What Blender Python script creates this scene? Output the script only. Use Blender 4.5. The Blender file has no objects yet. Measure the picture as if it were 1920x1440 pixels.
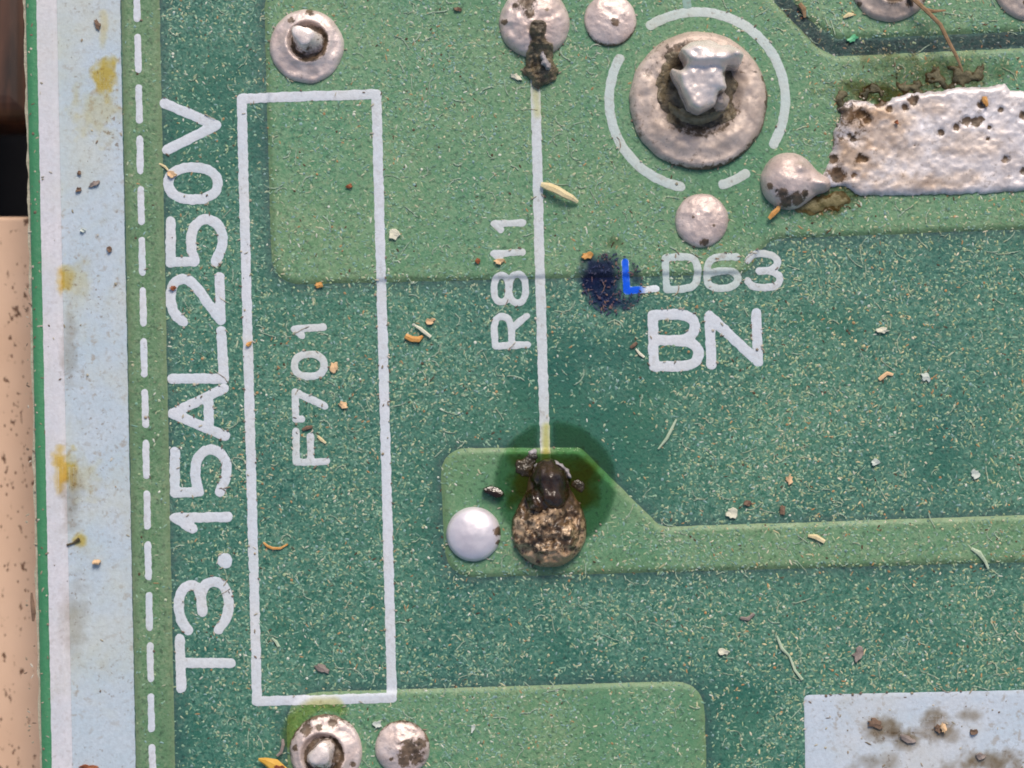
import bpy, math, random
import numpy as np
random.seed(7)
rng = np.random.default_rng(7)

# ------------------------------------------------------------------ camera, light, exposure
# 1 Blender unit = 1 cm; the board shows about 45 photograph pixels per millimetre
S = 450.0
def X(px): return (px - 960.0) / S
def Y(py): return (720.0 - py) / S
scene = bpy.context.scene
scene.unit_settings.scale_length = 0.01
CAM_H = 10.0
cam_d = bpy.data.cameras.new('camera'); cam = bpy.data.objects.new('camera', cam_d)
scene.collection.objects.link(cam); scene.camera = cam
cam.location = (0, 0, CAM_H); cam.rotation_euler = (0, 0, 0)
cam_d.sensor_width = 36; cam_d.lens = 36 * CAM_H / (1920 / S)
cam_d.clip_start = 0.05; cam_d.clip_end = 500
cam_d.dof.use_dof = True; cam_d.dof.focus_distance = CAM_H - 0.02; cam_d.dof.aperture_fstop = 0.5

SUN_EL, SUN_AZ = 46, 12          # azimuth clockwise from the top of the picture
world = bpy.data.worlds.new('World'); scene.world = world; world.use_nodes = True
wn = world.node_tree; bg = wn.nodes['Background']
sky = wn.nodes.new('ShaderNodeTexSky'); sky.sky_type = 'NISHITA'; sky.sun_disc = False
sky.sun_elevation = math.radians(SUN_EL); sky.sun_rotation = math.radians(SUN_AZ)
sky.air_density = 1.0; sky.dust_density = 3.0; sky.ozone_density = 1.0
wn.links.new(sky.outputs[0], bg.inputs[0]); bg.inputs[1].default_value = 0.11
sun_d = bpy.data.lights.new('sun', 'SUN'); sun = bpy.data.objects.new('sun', sun_d)
scene.collection.objects.link(sun)
sun_d.energy = 2.2; sun_d.angle = math.radians(20); sun_d.color = (1.0, 0.90, 0.79)
sun.rotation_euler = (math.radians(-(90 - SUN_EL)), 0, math.radians(-SUN_AZ))
sun.location = (3, 8, 12)
scene.view_settings.view_transform = 'Standard'; scene.view_settings.look = 'None'
scene.view_settings.exposure = 0.25; scene.view_settings.gamma = 1.0
scene.view_settings.use_curve_mapping = False
scene.cycles.filter_width = 1.8

# ------------------------------------------------------------------ helpers
COL = scene.collection
_tab = [rng.random((256, 256)) for _ in range(8)]
def vnoise(x, y, s, seed=0):
    x = np.asarray(x, float) / s + seed * 17.3; y = np.asarray(y, float) / s + seed * 9.7
    t = _tab[seed % 8]
    xi = np.floor(x).astype(int); yi = np.floor(y).astype(int)
    fx = x - xi; fy = y - yi; fx = fx * fx * (3 - 2 * fx); fy = fy * fy * (3 - 2 * fy)
    a = t[xi % 256, yi % 256]; b = t[(xi + 1) % 256, yi % 256]
    c = t[xi % 256, (yi + 1) % 256]; d = t[(xi + 1) % 256, (yi + 1) % 256]
    return (a * (1 - fx) + b * fx) * (1 - fy) + (c * (1 - fx) + d * fx) * fy
def fnoise(x, y, s, seed=0):
    return (vnoise(x, y, s, seed) * .55 + vnoise(x, y, s / 2.1, seed + 1) * .3 + vnoise(x, y, s / 4.3, seed + 2) * .15)
def sstep(a, b, x):
    t = np.clip((np.asarray(x, float) - a) / (b - a), 0, 1); return t * t * (3 - 2 * t)

def link(o, parent=None):
    COL.objects.link(o)
    if parent is not None: o.parent = parent
    return o
def tag(o, label=None, cat=None, group=None, kind=None):
    if label: o['label'] = label
    if cat: o['category'] = cat
    if group: o['group'] = group
    if kind: o['kind'] = kind
    return o
def empty(name, loc=(0, 0, 0), parent=None):
    e = bpy.data.objects.new(name, None); e.location = loc; e.empty_display_size = .2
    return link(e, parent)
def mesh_obj(name, verts, faces, mat, parent=None, smooth=None, attrs=None):
    me = bpy.data.meshes.new(name); me.from_pydata([tuple(v) for v in verts], [], faces)
    if smooth is not None:
        me.polygons.foreach_set('use_smooth', smooth if isinstance(smooth, (list, np.ndarray)) else [bool(smooth)] * len(faces))
    if attrs:
        for k, v in attrs.items():
            a = me.attributes.new(k, 'FLOAT', 'POINT'); a.data.foreach_set('value', np.asarray(v, np.float32))
    me.materials.append(mat); me.update()
    return link(bpy.data.objects.new(name, me), parent)

# signed distance in photograph pixels (board plane), negative inside
def sd_seg(x, y, a, b):
    ax, ay = a; bx, by = b; dx, dy = bx - ax, by - ay
    L = dx * dx + dy * dy + 1e-9
    t = np.clip(((x - ax) * dx + (y - ay) * dy) / L, 0, 1)
    return np.hypot(x - ax - t * dx, y - ay - t * dy)
def sd_stroke(lines, w, wob=0.9, ws=9, seed=0):
    def f(x, y):
        d = np.full(np.shape(x), 1e9)
        for ln in lines:
            if len(ln) == 1: d = np.minimum(d, np.hypot(x - ln[0][0], y - ln[0][1]))
            for a, b in zip(ln[:-1], ln[1:]): d = np.minimum(d, sd_seg(x, y, a, b))
        return d - w / 2 + (fnoise(x, y, ws, seed) - .5) * 2 * wob
    return f
def sd_poly(pts):
    P = np.asarray(pts, float)
    def f(x, y):
        x = np.asarray(x, float); y = np.asarray(y, float)
        d = np.full(x.shape, 1e9); ins = np.zeros(x.shape, bool)
        for i in range(len(P)):
            a, b = P[i], P[(i + 1) % len(P)]
            d = np.minimum(d, sd_seg(x, y, a, b))
            c = ((a[1] > y) != (b[1] > y))
            with np.errstate(divide='ignore', invalid='ignore'):
                ins ^= c & (x < (b[0] - a[0]) * (y - a[1]) / (b[1] - a[1] + 1e-12) + a[0])
        return np.where(ins, -d, d)
    return f
def sd_circ(cx, cy, r, wob=1.5, ws=25, seed=0, sx=1, sy=1):
    def f(x, y):
        return np.hypot((x - cx) / sx, (y - cy) / sy) - r + (fnoise(x, y, ws, seed) - .5) * 2 * wob
    return f
def smin(a, b, k):
    h = np.clip(.5 + .5 * (b - a) / k, 0, 1); return b * (1 - h) + a * h - k * h * (1 - h)

# rasters over the board: copper height and where print or solder lies (dust avoids it)
RX0, RY0, RST = -60, -260, 3.0
RW, RH = int(2260 / RST), int(1960 / RST)
gx, gy = np.meshgrid(RX0 + np.arange(RW) * RST, RY0 + np.arange(RH) * RST)
HF = np.zeros((RH, RW)); OCC = np.zeros((RH, RW)); PSD = np.full((RH, RW), 1e9)
def samp(A, x, y):
    fx = np.clip((np.asarray(x, float) - RX0) / RST, 0, RW - 1.01); fy = np.clip((np.asarray(y, float) - RY0) / RST, 0, RH - 1.01)
    xi = fx.astype(int); yi = fy.astype(int); u = fx - xi; v = fy - yi
    return (A[yi, xi] * (1 - u) + A[yi, xi + 1] * u) * (1 - v) + (A[yi + 1, xi] * (1 - u) + A[yi + 1, xi + 1] * u) * v
def occupy(sdf, box, val):
    i0 = max(0, int((box[0] - RX0) / RST)); i1 = min(RW, int((box[2] - RX0) / RST) + 1)
    j0 = max(0, int((box[1] - RY0) / RST)); j1 = min(RH, int((box[3] - RY0) / RST) + 1)
    if i1 <= i0 or j1 <= j0: return
    m = sdf(gx[j0:j1, i0:i1], gy[j0:j1, i0:i1]) < 1
    OCC[j0:j1, i0:i1][m] = np.maximum(OCC[j0:j1, i0:i1][m], val)

def blob(name, sdf, box, ztop, zbot, mat, parent=None, step=2.5, attrs=None, occ=1.0, smooth=True):
    """Solid plate cut out by a distance field: top at ztop(x, y, d), walls down to zbot(x, y). Marching squares."""
    x0, y0, x1, y1 = box
    nx = int((x1 - x0) / step) + 2; ny = int((y1 - y0) / step) + 2
    xs, ys = np.meshgrid(x0 + np.arange(nx) * step, y0 + np.arange(ny) * step)
    D = sdf(xs, ys); D[0, :] = D[-1, :] = np.maximum(1, D[0, 0]); D[0, :] = np.abs(D[0, :]); D[:, 0] = np.abs(D[:, 0]) + .01; D[:, -1] = np.abs(D[:, -1]) + .01
    ins = D < 0
    V = []; F = []; walls = []; vid = {}
    def corner(i, j):
        k = (i, j)
        if k not in vid: vid[k] = len(V); V.append((xs[j, i], ys[j, i]))
        return vid[k]
    def cross(i, j, k2, l2):
        k = (i, j, k2, l2) if (i, j) < (k2, l2) else (k2, l2, i, j)
        if k not in vid:
            i, j, k2, l2 = k
            a, b = D[j, i], D[l2, k2]; t = a / (a - b); t = min(max(t, .02), .98)
            vid[k] = len(V); V.append((xs[j, i] + (xs[l2, k2] - xs[j, i]) * t, ys[j, i] + (ys[l2, k2] - ys[j, i]) * t))
        return vid[k]
    cnt = ins[:-1, :-1].astype(int) + ins[1:, :-1] + ins[:-1, 1:] + ins[1:, 1:]
    for j, i in zip(*np.nonzero(cnt)):
        cs = [(i, j + 1), (i + 1, j + 1), (i + 1, j), (i, j)]      # counter-clockwise in the world (y up)
        poly = []; isx = []
        for q in range(4):
            a = cs[q]; b = cs[(q + 1) % 4]
            ia = ins[a[1], a[0]]; ib = ins[b[1], b[0]]
            if ia: poly.append(corner(*a)); isx.append(0)
            if ia != ib: poly.append(cross(a[0], a[1], b[0], b[1])); isx.append(1 if ia else 2)   # 1 leaving, 2 entering
        if len(poly) < 3: continue
        F.append(poly)
        n = len(poly)
        for q in range(n):
            if isx[q] == 1 and isx[(q + 1) % n] == 2: walls.append((poly[q], poly[(q + 1) % n]))
    if not V: return None
    P = np.array(V); d = sdf(P[:, 0], P[:, 1]); d = np.minimum(d, 0)
    zt = ztop(P[:, 0], P[:, 1], d)
    verts = np.stack([(P[:, 0] - 960) / S, (720 - P[:, 1]) / S, zt], 1)
    bset = sorted({v for w in walls for v in w}); bm1 = {v: len(V) + k for k, v in enumerate(bset)}
    bm2 = {v: len(V) + len(bset) + k for k, v in enumerate(bset)}
    B = np.array(bset, int)
    up = verts[B].copy(); lo = verts[B].copy(); lo[:, 2] = zbot(P[B, 0], P[B, 1])
    allv = np.concatenate([verts, up, lo])
    faces = [list(f) for f in F] + [[bm1[b], bm1[a], bm2[a], bm2[b]] for a, b in walls]
    sm = [smooth] * len(F) + [False] * len(walls)
    A = {}
    if attrs:
        for k, fn in attrs.items():
            v = fn(P[:, 0], P[:, 1], d); A[k] = np.concatenate([v, v[B], v[B]])
    if occ: occupy(sdf, box, occ)
    return mesh_obj(name, allv, faces, mat, parent, sm, A)
def bbox(lines, m):
    p = [q for l in lines for q in l]
    return (min(q[0] for q in p) - m, min(q[1] for q in p) - m, max(q[0] for q in p) + m, max(q[1] for q in p) + m)
def H(x, y): return samp(HF, x, y)

# ------------------------------------------------------------------ materials
def newmat(name):
    m = bpy.data.materials.new(name); m.use_nodes = True
    return m, m.node_tree.nodes, m.node_tree.links, m.node_tree.nodes['Principled BSDF']
def nd(N, t, **kw):
    n = N.new(t)
    for k, v in kw.items():
        if k.startswith('i_'): n.inputs[k[2:].replace('_', ' ')].default_value = v
        else: setattr(n, k, v)
    return n
def ramp(N, L, src, p0, p1, c0=(0, 0, 0, 1), c1=(1, 1, 1, 1)):
    r = N.new('ShaderNodeValToRGB'); e = r.color_ramp.elements
    e[0].position = p0; e[0].color = c0; e[1].position = p1; e[1].color = c1
    L.new(src, r.inputs[0]); return r.outputs[0]
def mixc(N, L, fac, a, b, mode='MIX'):
    m = N.new('ShaderNodeMix'); m.data_type = 'RGBA'; m.blend_type = mode
    for s, v in ((0, fac), (6, a), (7, b)):
        if isinstance(v, (int, float)): m.inputs[s].default_value = v
        elif isinstance(v, tuple): m.inputs[s].default_value = v if len(v) == 4 else (*v, 1)
        else: L.new(v, m.inputs[s])
    return m.outputs[2]
def noise(N, L, co, scale, detail=4, rough=.6, dist=0):
    n = N.new('ShaderNodeTexNoise'); n.inputs['Scale'].default_value = scale; n.inputs['Detail'].default_value = detail
    n.inputs['Roughness'].default_value = rough; n.inputs['Distortion'].default_value = dist
    L.new(co, n.inputs['Vector']); return n.outputs[0]
def voro(N, L, co, scale, out=0):
    n = N.new('ShaderNodeTexVoronoi'); n.inputs['Scale'].default_value = scale; L.new(co, n.inputs['Vector']); return n.outputs[out]
def bump(N, L, h, strength, dist, bsdf):
    b = N.new('ShaderNodeBump'); b.inputs['Strength'].default_value = strength; b.inputs['Distance'].default_value = dist
    L.new(h, b.inputs['Height']); L.new(b.outputs[0], bsdf.inputs['Normal'])
def objco(N): return N.new('ShaderNodeTexCoord').outputs['Object']

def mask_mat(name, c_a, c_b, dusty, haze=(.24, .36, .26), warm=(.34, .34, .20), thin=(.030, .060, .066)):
    m, N, L, B = newmat(name); co = objco(N)
    big = ramp(N, L, noise(N, L, co, 1.3, 5, .6), .36, .66)
    col = mixc(N, L, big, c_a, c_b)
    # settled film of fine dust: blotchy, never even
    area = ramp(N, L, noise(N, L, co, 2.6, 6, .62), .30, .70, (.45,) * 3 + (1,), (1, 1, 1, 1))
    ca = N.new('ShaderNodeAttribute'); ca.attribute_name = 'clean'
    inv = nd(N, 'ShaderNodeMath', operation='SUBTRACT'); inv.inputs[0].default_value = 1; L.new(ca.outputs['Fac'], inv.inputs[1])
    ar = nd(N, 'ShaderNodeMath', operation='MULTIPLY'); L.new(area, ar.inputs[0]); L.new(inv.outputs[0], ar.inputs[1]); area = ar.outputs[0]
    def layer(scale, p0, p1, amt, c):
        nonlocal col
        f = ramp(N, L, noise(N, L, co, scale, 3, .6, .4), p0, p1)
        k = nd(N, 'ShaderNodeMath', operation='MULTIPLY'); L.new(f, k.inputs[0]); L.new(area, k.inputs[1])
        k2 = nd(N, 'ShaderNodeMath', operation='MULTIPLY'); L.new(k.outputs[0], k2.inputs[0]); k2.inputs[1].default_value = amt * dusty
        col = mixc(N, L, k2.outputs[0], col, c)
    layer(30, .40, .66, .55, haze)
    layer(76, .46, .64, .75, haze)
    layer(58, .56, .68, .60, warm)
    dk = ramp(N, L, noise(N, L, co, 66, 2, .5), .30, .46, (.50, .52, .55, 1), (1, 1, 1, 1))
    col = mixc(N, L, min(1, dusty * 1.3), col, dk, 'MULTIPLY')
    ta = N.new('ShaderNodeAttribute'); ta.attribute_name = 'thin'      # darker on bare mask, yellower on copper, along the copper edges
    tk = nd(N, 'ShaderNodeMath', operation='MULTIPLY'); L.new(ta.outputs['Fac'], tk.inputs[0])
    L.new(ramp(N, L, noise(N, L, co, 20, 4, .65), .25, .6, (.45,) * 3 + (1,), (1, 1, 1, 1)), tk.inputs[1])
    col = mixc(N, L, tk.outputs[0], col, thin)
    L.new(col, B.inputs['Base Color'])
    L.new(ramp(N, L, noise(N, L, co, 9, 4, .6), .3, .7, (.36,) * 3 + (1,), (.6,) * 3 + (1,)), B.inputs['Roughness'])
    B.inputs['Specular IOR Level'].default_value = .45
    bump(N, L, noise(N, L, co, 60, 4, .65), .5, .006, B)
    return m
M = {}
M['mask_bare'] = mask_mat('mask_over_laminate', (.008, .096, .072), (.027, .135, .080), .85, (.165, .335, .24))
M['mask_copper'] = mask_mat('mask_over_copper', (.066, .21, .112), (.112, .232, .105), .75, (.265, .39, .23), thin=(.17, .23, .10))
M['mask_strip'] = mask_mat('mask_over_edge_copper', (.072, .18, .085), (.10, .20, .09), .75, (.24, .34, .21), thin=(.19, .24, .13))
M['mask_edge'] = mask_mat('mask_at_board_edge', (.04, .205, .09), (.055, .24, .105), .15, thin=(.055, .22, .10))

def silk_mat(name, col, dirt=.5, stain=(.52, .50, .30)):
    m, N, L, B = newmat(name); co = objco(N); col = tuple(col)
    c = mixc(N, L, ramp(N, L, noise(N, L, co, 3.5, 6, .68), .40, .66), col, tuple(np.array(col) * np.array([.86, .93, .95])))
    c = mixc(N, L, ramp(N, L, noise(N, L, co, 60, 4, .65), .36, .66, (0, 0, 0, 1), (.55,) * 3 + (1,)), c, tuple(np.array(col) * .76))
    def spots(scale, p0, p1, amt, cc, area=None):
        nonlocal c
        k = nd(N, 'ShaderNodeMath', operation='MULTIPLY'); L.new(ramp(N, L, noise(N, L, co, scale, 4, .62, .3), p0, p1), k.inputs[0]); k.inputs[1].default_value = min(1, amt)
        f = k.outputs[0]
        if area:
            k2 = nd(N, 'ShaderNodeMath', operation='MULTIPLY'); L.new(f, k2.inputs[0]); L.new(ramp(N, L, noise(N, L, co, area, 4, .6), .40, .62), k2.inputs[1]); f = k2.outputs[0]
        c = mixc(N, L, f, c, cc)
    spots(2.3, .47, .68, dirt * .42, stain)
    spots(9, .52, .70, dirt * .40, (.34, .33, .24), 2.0)
    spots(30, .56, .66, dirt * .75, (.30, .25, .19), 2.7)
    spots(52, .59, .66, dirt, (.20, .16, .12), 4.0)
    L.new(c, B.inputs['Base Color']); B.inputs['Roughness'].default_value = .6; B.inputs['Specular IOR Level'].default_value = .3
    bump(N, L, noise(N, L, co, 90, 4, .65), .45, .003, B)
    return m
M['silk'] = silk_mat('white_print', (.62, .645, .69), .3)
M['silk_dusty'] = silk_mat('white_print_dusty', (.53, .595, .575), .6)
M['silk_ridge'] = silk_mat('white_print_over_copper', (.62, .605, .64), .3)
M['silk_band'] = silk_mat('white_print_over_laminate', (.48, .55, .61), .85)
M['silk_block'] = silk_mat('white_print_block', (.52, .58, .65), .8, (.55, .50, .42))
M['silk_line'] = silk_mat('white_print_line', (.59, .62, .64), .5)

def solder_mat(name, c1, c2, metal=.35, rough=(.32, .52), bmp=.25, bscale=26, spots=.6, dcols=((.05, .035, .022), (.19, .13, .085))):
    m, N, L, B = newmat(name); co = objco(N)
    col = mixc(N, L, ramp(N, L, noise(N, L, co, 6, 6, .65), .36, .66), c1, c2)
    col = mixc(N, L, ramp(N, L, noise(N, L, co, 15, 5, .7), .50, .70, (0, 0, 0, 1), (spots * .75,) * 3 + (1,)), col, tuple(np.array(c1) * .62))
    col = mixc(N, L, ramp(N, L, noise(N, L, co, 42, 4, .7), .60, .72, (0, 0, 0, 1), (spots,) * 3 + (1,)), col, (.26, .21, .18))
    at = N.new('ShaderNodeAttribute'); at.attribute_name = 'dirt'  # 'dirt' also carries shade painted on rims and round the leads
    dcol = mixc(N, L, ramp(N, L, noise(N, L, co, 26, 4, .6), .35, .65), dcols[0], dcols[1])
    n2 = nd(N, 'ShaderNodeMath', operation='MULTIPLY_ADD'); L.new(mixc(N, L, .5, noise(N, L, co, 12, 6, .72, .5), noise(N, L, co, 44, 4, .7, .6)), n2.inputs[0]); n2.inputs[1].default_value = 3.6; n2.inputs[2].default_value = -1.8
    w = nd(N, 'ShaderNodeMath', operation='ADD'); L.new(at.outputs['Fac'], w.inputs[0]); L.new(n2.outputs[0], w.inputs[1])
    g = nd(N, 'ShaderNodeMath', operation='MULTIPLY'); L.new(ramp(N, L, w.outputs[0], .34, .62), g.inputs[0])
    L.new(ramp(N, L, at.outputs['Fac'], .02, .25), g.inputs[1])
    col = mixc(N, L, g.outputs[0], col, dcol)
    L.new(col, B.inputs['Base Color'])
    mt = nd(N, 'ShaderNodeMath', operation='MULTIPLY_ADD'); L.new(g.outputs[0], mt.inputs[0]); mt.inputs[1].default_value = -metal; mt.inputs[2].default_value = metal
    L.new(mt.outputs[0], B.inputs['Metallic'])
    L.new(ramp(N, L, noise(N, L, co, 14, 4, .6), .3, .7, (rough[0],) * 3 + (1,), (rough[1],) * 3 + (1,)), B.inputs['Roughness'])
    bump(N, L, noise(N, L, co, bscale, 6, .68), bmp, .012, B)
    return m
M['solder'] = solder_mat('dull_solder', (.58, .46, .415), (.76, .645, .60), .28, (.28, .52), .5, 22, .75)
M['solder_brown'] = solder_mat('dull_brown_solder', (.44, .345, .285), (.64, .53, .46), .15, (.40, .58), .3, 34)
M['solder_bright'] = solder_mat('clean_solder', (.70, .64, .68), (.80, .75, .78), .35, (.30, .38), .12, 12, .15)
M['solder_pin'] = solder_mat('clipped_lead', (.76, .64, .58), (.90, .80, .75), .30, (.22, .36), .3, 20, .4)
M['tin'] = solder_mat('rough_tinned_copper', (.50, .45, .44), (.74, .71, .735), .3, (.36, .55), .22, 52, .75)
M['burnt'] = solder_mat('burnt_solder', (.36, .22, .115), (.58, .42, .27), .15, (.18, .40), .45, 16, .5, ((.030, .018, .010), (.12, .07, .035)))

def plain_mat(name, c1, c2, rough=.7, scale=20, bmp=.4, spec=.3, bd=.01):
    m, N, L, B = newmat(name); co = objco(N)
    L.new(mixc(N, L, ramp(N, L, noise(N, L, co, scale, 5, .65), .35, .68), c1, c2), B.inputs['Base Color'])
    B.inputs['Roughness'].default_value = rough; B.inputs['Specular IOR Level'].default_value = spec
    bump(N, L, noise(N, L, co, scale * 2.2, 4, .6), bmp, bd, B)
    return m
M['char'] = plain_mat('charred_resin', (.008, .005, .003), (.045, .022, .009), .10, 11, .35, .6, .02)
M['wet_char'] = plain_mat('wet_charred_flux', (.010, .008, .004), (.060, .040, .014), .07, 12, .6, .7, .03)
M['resin'] = plain_mat('brown_flux', (.06, .045, .02), (.16, .12, .06), .35, 16, .6, .5)
M['resin_mix'] = plain_mat('brown_olive_flux', (.045, .032, .018), (.26, .21, .13), .4, 15, .8, .5, .02)
M['resin_grey'] = plain_mat('grey_flux_crust', (.22, .20, .20), (.45, .42, .44), .4, 22, .5)
M['laminate'] = plain_mat('raw_laminate_edge', (.30, .28, .20), (.46, .43, .33), .8, 30, .6)
M['straw'] = plain_mat('pale_straw', (.62, .50, .27), (.74, .64, .40), .7, 18)
M['straw_green'] = plain_mat('greenish_straw', (.34, .44, .30), (.48, .55, .40), .7, 18)
M['amber'] = plain_mat('orange_husk', (.52, .24, .06), (.66, .38, .14), .6, 18)
M['peach'] = plain_mat('peach_crumb', (.66, .42, .22), (.74, .52, .32), .7, 18)
M['bark'] = plain_mat('brown_chip', (.13, .08, .055), (.25, .165, .11), .75, 22)
M['rust'] = plain_mat('reddish_chip', (.20, .06, .025), (.34, .12, .05), .7, 22)
M['twig'] = plain_mat('dry_root', (.20, .125, .065), (.32, .21, .12), .75, 24)
M['white_flake'] = plain_mat('white_flake', (.48, .54, .48), (.64, .67, .60), .6, 22)
M['cream'] = plain_mat('cream_flake', (.60, .58, .44), (.72, .69, .55), .65, 22)
M['yellow_leaf'] = plain_mat('yellow_leaf_bit', (.60, .32, .04), (.72, .46, .10), .55, 10)
M['grey_flake'] = plain_mat('grey_brown_flake', (.20, .16, .14), (.34, .28, .25), .6, 18)
M['green_bit'] = plain_mat('bright_green_bit', (.10, .42, .20), (.20, .55, .30), .4, 18)

def film_mat(name, tint, rough=.15, gloss=.6, breakup=.5, bscale=9):
    """stain or varnish lying on the surface: light passing it is tinted; 'dens' says how thick it lies"""
    m, N, L, B = newmat(name); co = objco(N); out = N['Material Output']
    at = N.new('ShaderNodeAttribute'); at.attribute_name = 'dens'
    nz = nd(N, 'ShaderNodeMath', operation='MULTIPLY_ADD'); L.new(noise(N, L, co, bscale, 5, .65), nz.inputs[0]); nz.inputs[1].default_value = breakup * 2; nz.inputs[2].default_value = 1 - breakup
    d = nd(N, 'ShaderNodeMath', operation='MULTIPLY', use_clamp=True); L.new(at.outputs['Fac'], d.inputs[0]); L.new(nz.outputs[0], d.inputs[1])
    tr = N.new('ShaderNodeBsdfTransparent'); L.new(mixc(N, L, d.outputs[0], (1, 1, 1), tint), tr.inputs[0])
    B.inputs['Base Color'].default_value = (*[t * t * .6 for t in tint], 1); B.inputs['Roughness'].default_value = rough
    B.inputs['Specular IOR Level'].default_value = .5
    bump(N, L, noise(N, L, co, 24, 4, .6), .3, .004, B)
    fr = N.new('ShaderNodeFresnel'); fr.inputs[0].default_value = 1.45
    k = nd(N, 'ShaderNodeMath', operation='MULTIPLY'); L.new(fr.outputs[0], k.inputs[0])
    k2 = nd(N, 'ShaderNodeMath', operation='MULTIPLY'); L.new(d.outputs[0], k2.inputs[0]); k2.inputs[1].default_value = gloss; L.new(k2.outputs[0], k.inputs[1])
    mx = N.new('ShaderNodeMixShader'); L.new(k.outputs[0], mx.inputs[0]); L.new(tr.outputs[0], mx.inputs[1]); L.new(B.outputs[0], mx.inputs[2])
    L.new(mx.outputs[0], out.inputs[0]); return m
M['ink'] = film_mat('dried_blue_ink', (.40, .37, .68), .35, .5, .5, 12)
M['ink_letter'] = film_mat('blue_ink_on_print', (.14, .38, .98), .5, .05, .35, 26)
M['silk_faint'] = silk_mat('white_print_worn', (.24, .38, .34), .5)
M['silk_clean'] = silk_mat('white_print_clean', (.74, .76, .78), .1)
M['flux'] = film_mat('clear_flux', (.62, .90, .70), .05, 2.2, .2, 4)
M['scorch'] = film_mat('scorched_flux', (.60, .55, .26), .05, 2.4, .45, 14)
M['yellow'] = film_mat('yellow_stain', (.95, .92, .58), .5, .2, .35, 8)
M['rust_stain'] = film_mat('rust_stain', (.98, .82, .42), .6, .1, .45, 16)
M['tan_grime'] = film_mat('tan_grime', (.88, .78, .66), .6, .1, .5, 11)
M['grime'] = film_mat('brown_grime', (.58, .48, .36), .6, .1, .6, 14)

# ------------------------------------------------------------------ setting under the board
K = (CAM_H + .6) / CAM_H
def TX(px): return X(px) * K
def TY(py): return Y(py) * K
def rounded_slab(name, x0, x1, y0, y1, ztop, zbot, r, mat, parent=None):
    prof = [(0, zbot), (0, ztop - r)] + [(r * (1 - math.cos(a)), ztop - r + r * math.sin(a)) for a in np.linspace(.2, math.pi / 2, 6)]
    V = []; F = []
    for ins, z in prof: V += [(x0 + ins, y0 + ins, z), (x1 - ins, y0 + ins, z), (x1 - ins, y1 - ins, z), (x0 + ins, y1 - ins, z)]
    n = len(prof)
    for k in range(n - 1):
        for q in range(4): F.append([k * 4 + q, k * 4 + (q + 1) % 4, k * 4 + 4 + (q + 1) % 4, k * 4 + 4 + q])
    F.append([(n - 1) * 4 + q for q in range(4)]); F.append([3, 2, 1, 0])
    return mesh_obj(name, V, F, mat, parent, False)
def tan_mat():
    m, N, L, B = newmat('tan_stone'); co = objco(N)
    c = mixc(N, L, ramp(N, L, noise(N, L, co, 2.2, 5, .6), .35, .68), (.63, .415, .28), (.70, .475, .33))
    mp = N.new('ShaderNodeMapping'); mp.inputs['Scale'].default_value = (1, .55, 1); L.new(co, mp.inputs[0])
    s1 = ramp(N, L, noise(N, L, mp.outputs[0], 34, 4, .62), .62, .67)
    s2 = ramp(N, L, voro(N, L, mp.outputs[0], 34), .10, .17, (1, 1, 1, 1), (0, 0, 0, 1))
    s2b = nd(N, 'ShaderNodeMath', operation='MULTIPLY'); L.new(s2, s2b.inputs[0]); L.new(ramp(N, L, noise(N, L, co, 6, 2, .5), .40, .5), s2b.inputs[1])
    mx = nd(N, 'ShaderNodeMath', operation='MAXIMUM'); L.new(s1, mx.inputs[0]); L.new(s2b.outputs[0], mx.inputs[1])
    c = mixc(N, L, mx.outputs[0], c, (.15, .075, .04))
    L.new(c, B.inputs['Base Color']); B.inputs['Roughness'].default_value = .7
    iv = nd(N, 'ShaderNodeMath', operation='SUBTRACT'); iv.inputs[0].default_value = 1; L.new(mx.outputs[0], iv.inputs[1])
    bump(N, L, iv.outputs[0], .5, .01, B); return m
tag(rounded_slab('table_top', -9, 9, -9, TY(406), -.6, -1.2, .02, tan_mat()), kind='structure')
tag(mesh_obj('ground', [(-40, -40, -3), (40, -40, -3), (40, 40, -3), (-40, 40, -3)], [[0, 1, 2, 3]],
    plain_mat('black_ground', (.008, .008, .010), (.014, .013, .015), .8, 3)), kind='structure')
def wood_mat():
    m, N, L, B = newmat('dark_brown_wood'); co = objco(N)
    mp = N.new('ShaderNodeMapping'); mp.inputs['Scale'].default_value = (9, .7, 3); L.new(co, mp.inputs[0])
    c = mixc(N, L, ramp(N, L, noise(N, L, mp.outputs[0], 2.2, 5, .6, .6), .35, .7), (.020, .010, .006), (.10, .042, .022))
    L.new(c, B.inputs['Base Color']); B.inputs['Roughness'].default_value = .45; return m
KW = (CAM_H + 1.1) / CAM_H
wb = rounded_slab('wooden_bar', -1.5, 1.5, -1.2, 1.2, .3, -.3, .12, wood_mat())
wb.location = (X(-14) * KW - 1.30, Y(228) * KW + 1.2, -1.4)
tag(wb, 'dark brown wooden bar end behind the top left board edge', 'bar')

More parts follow.
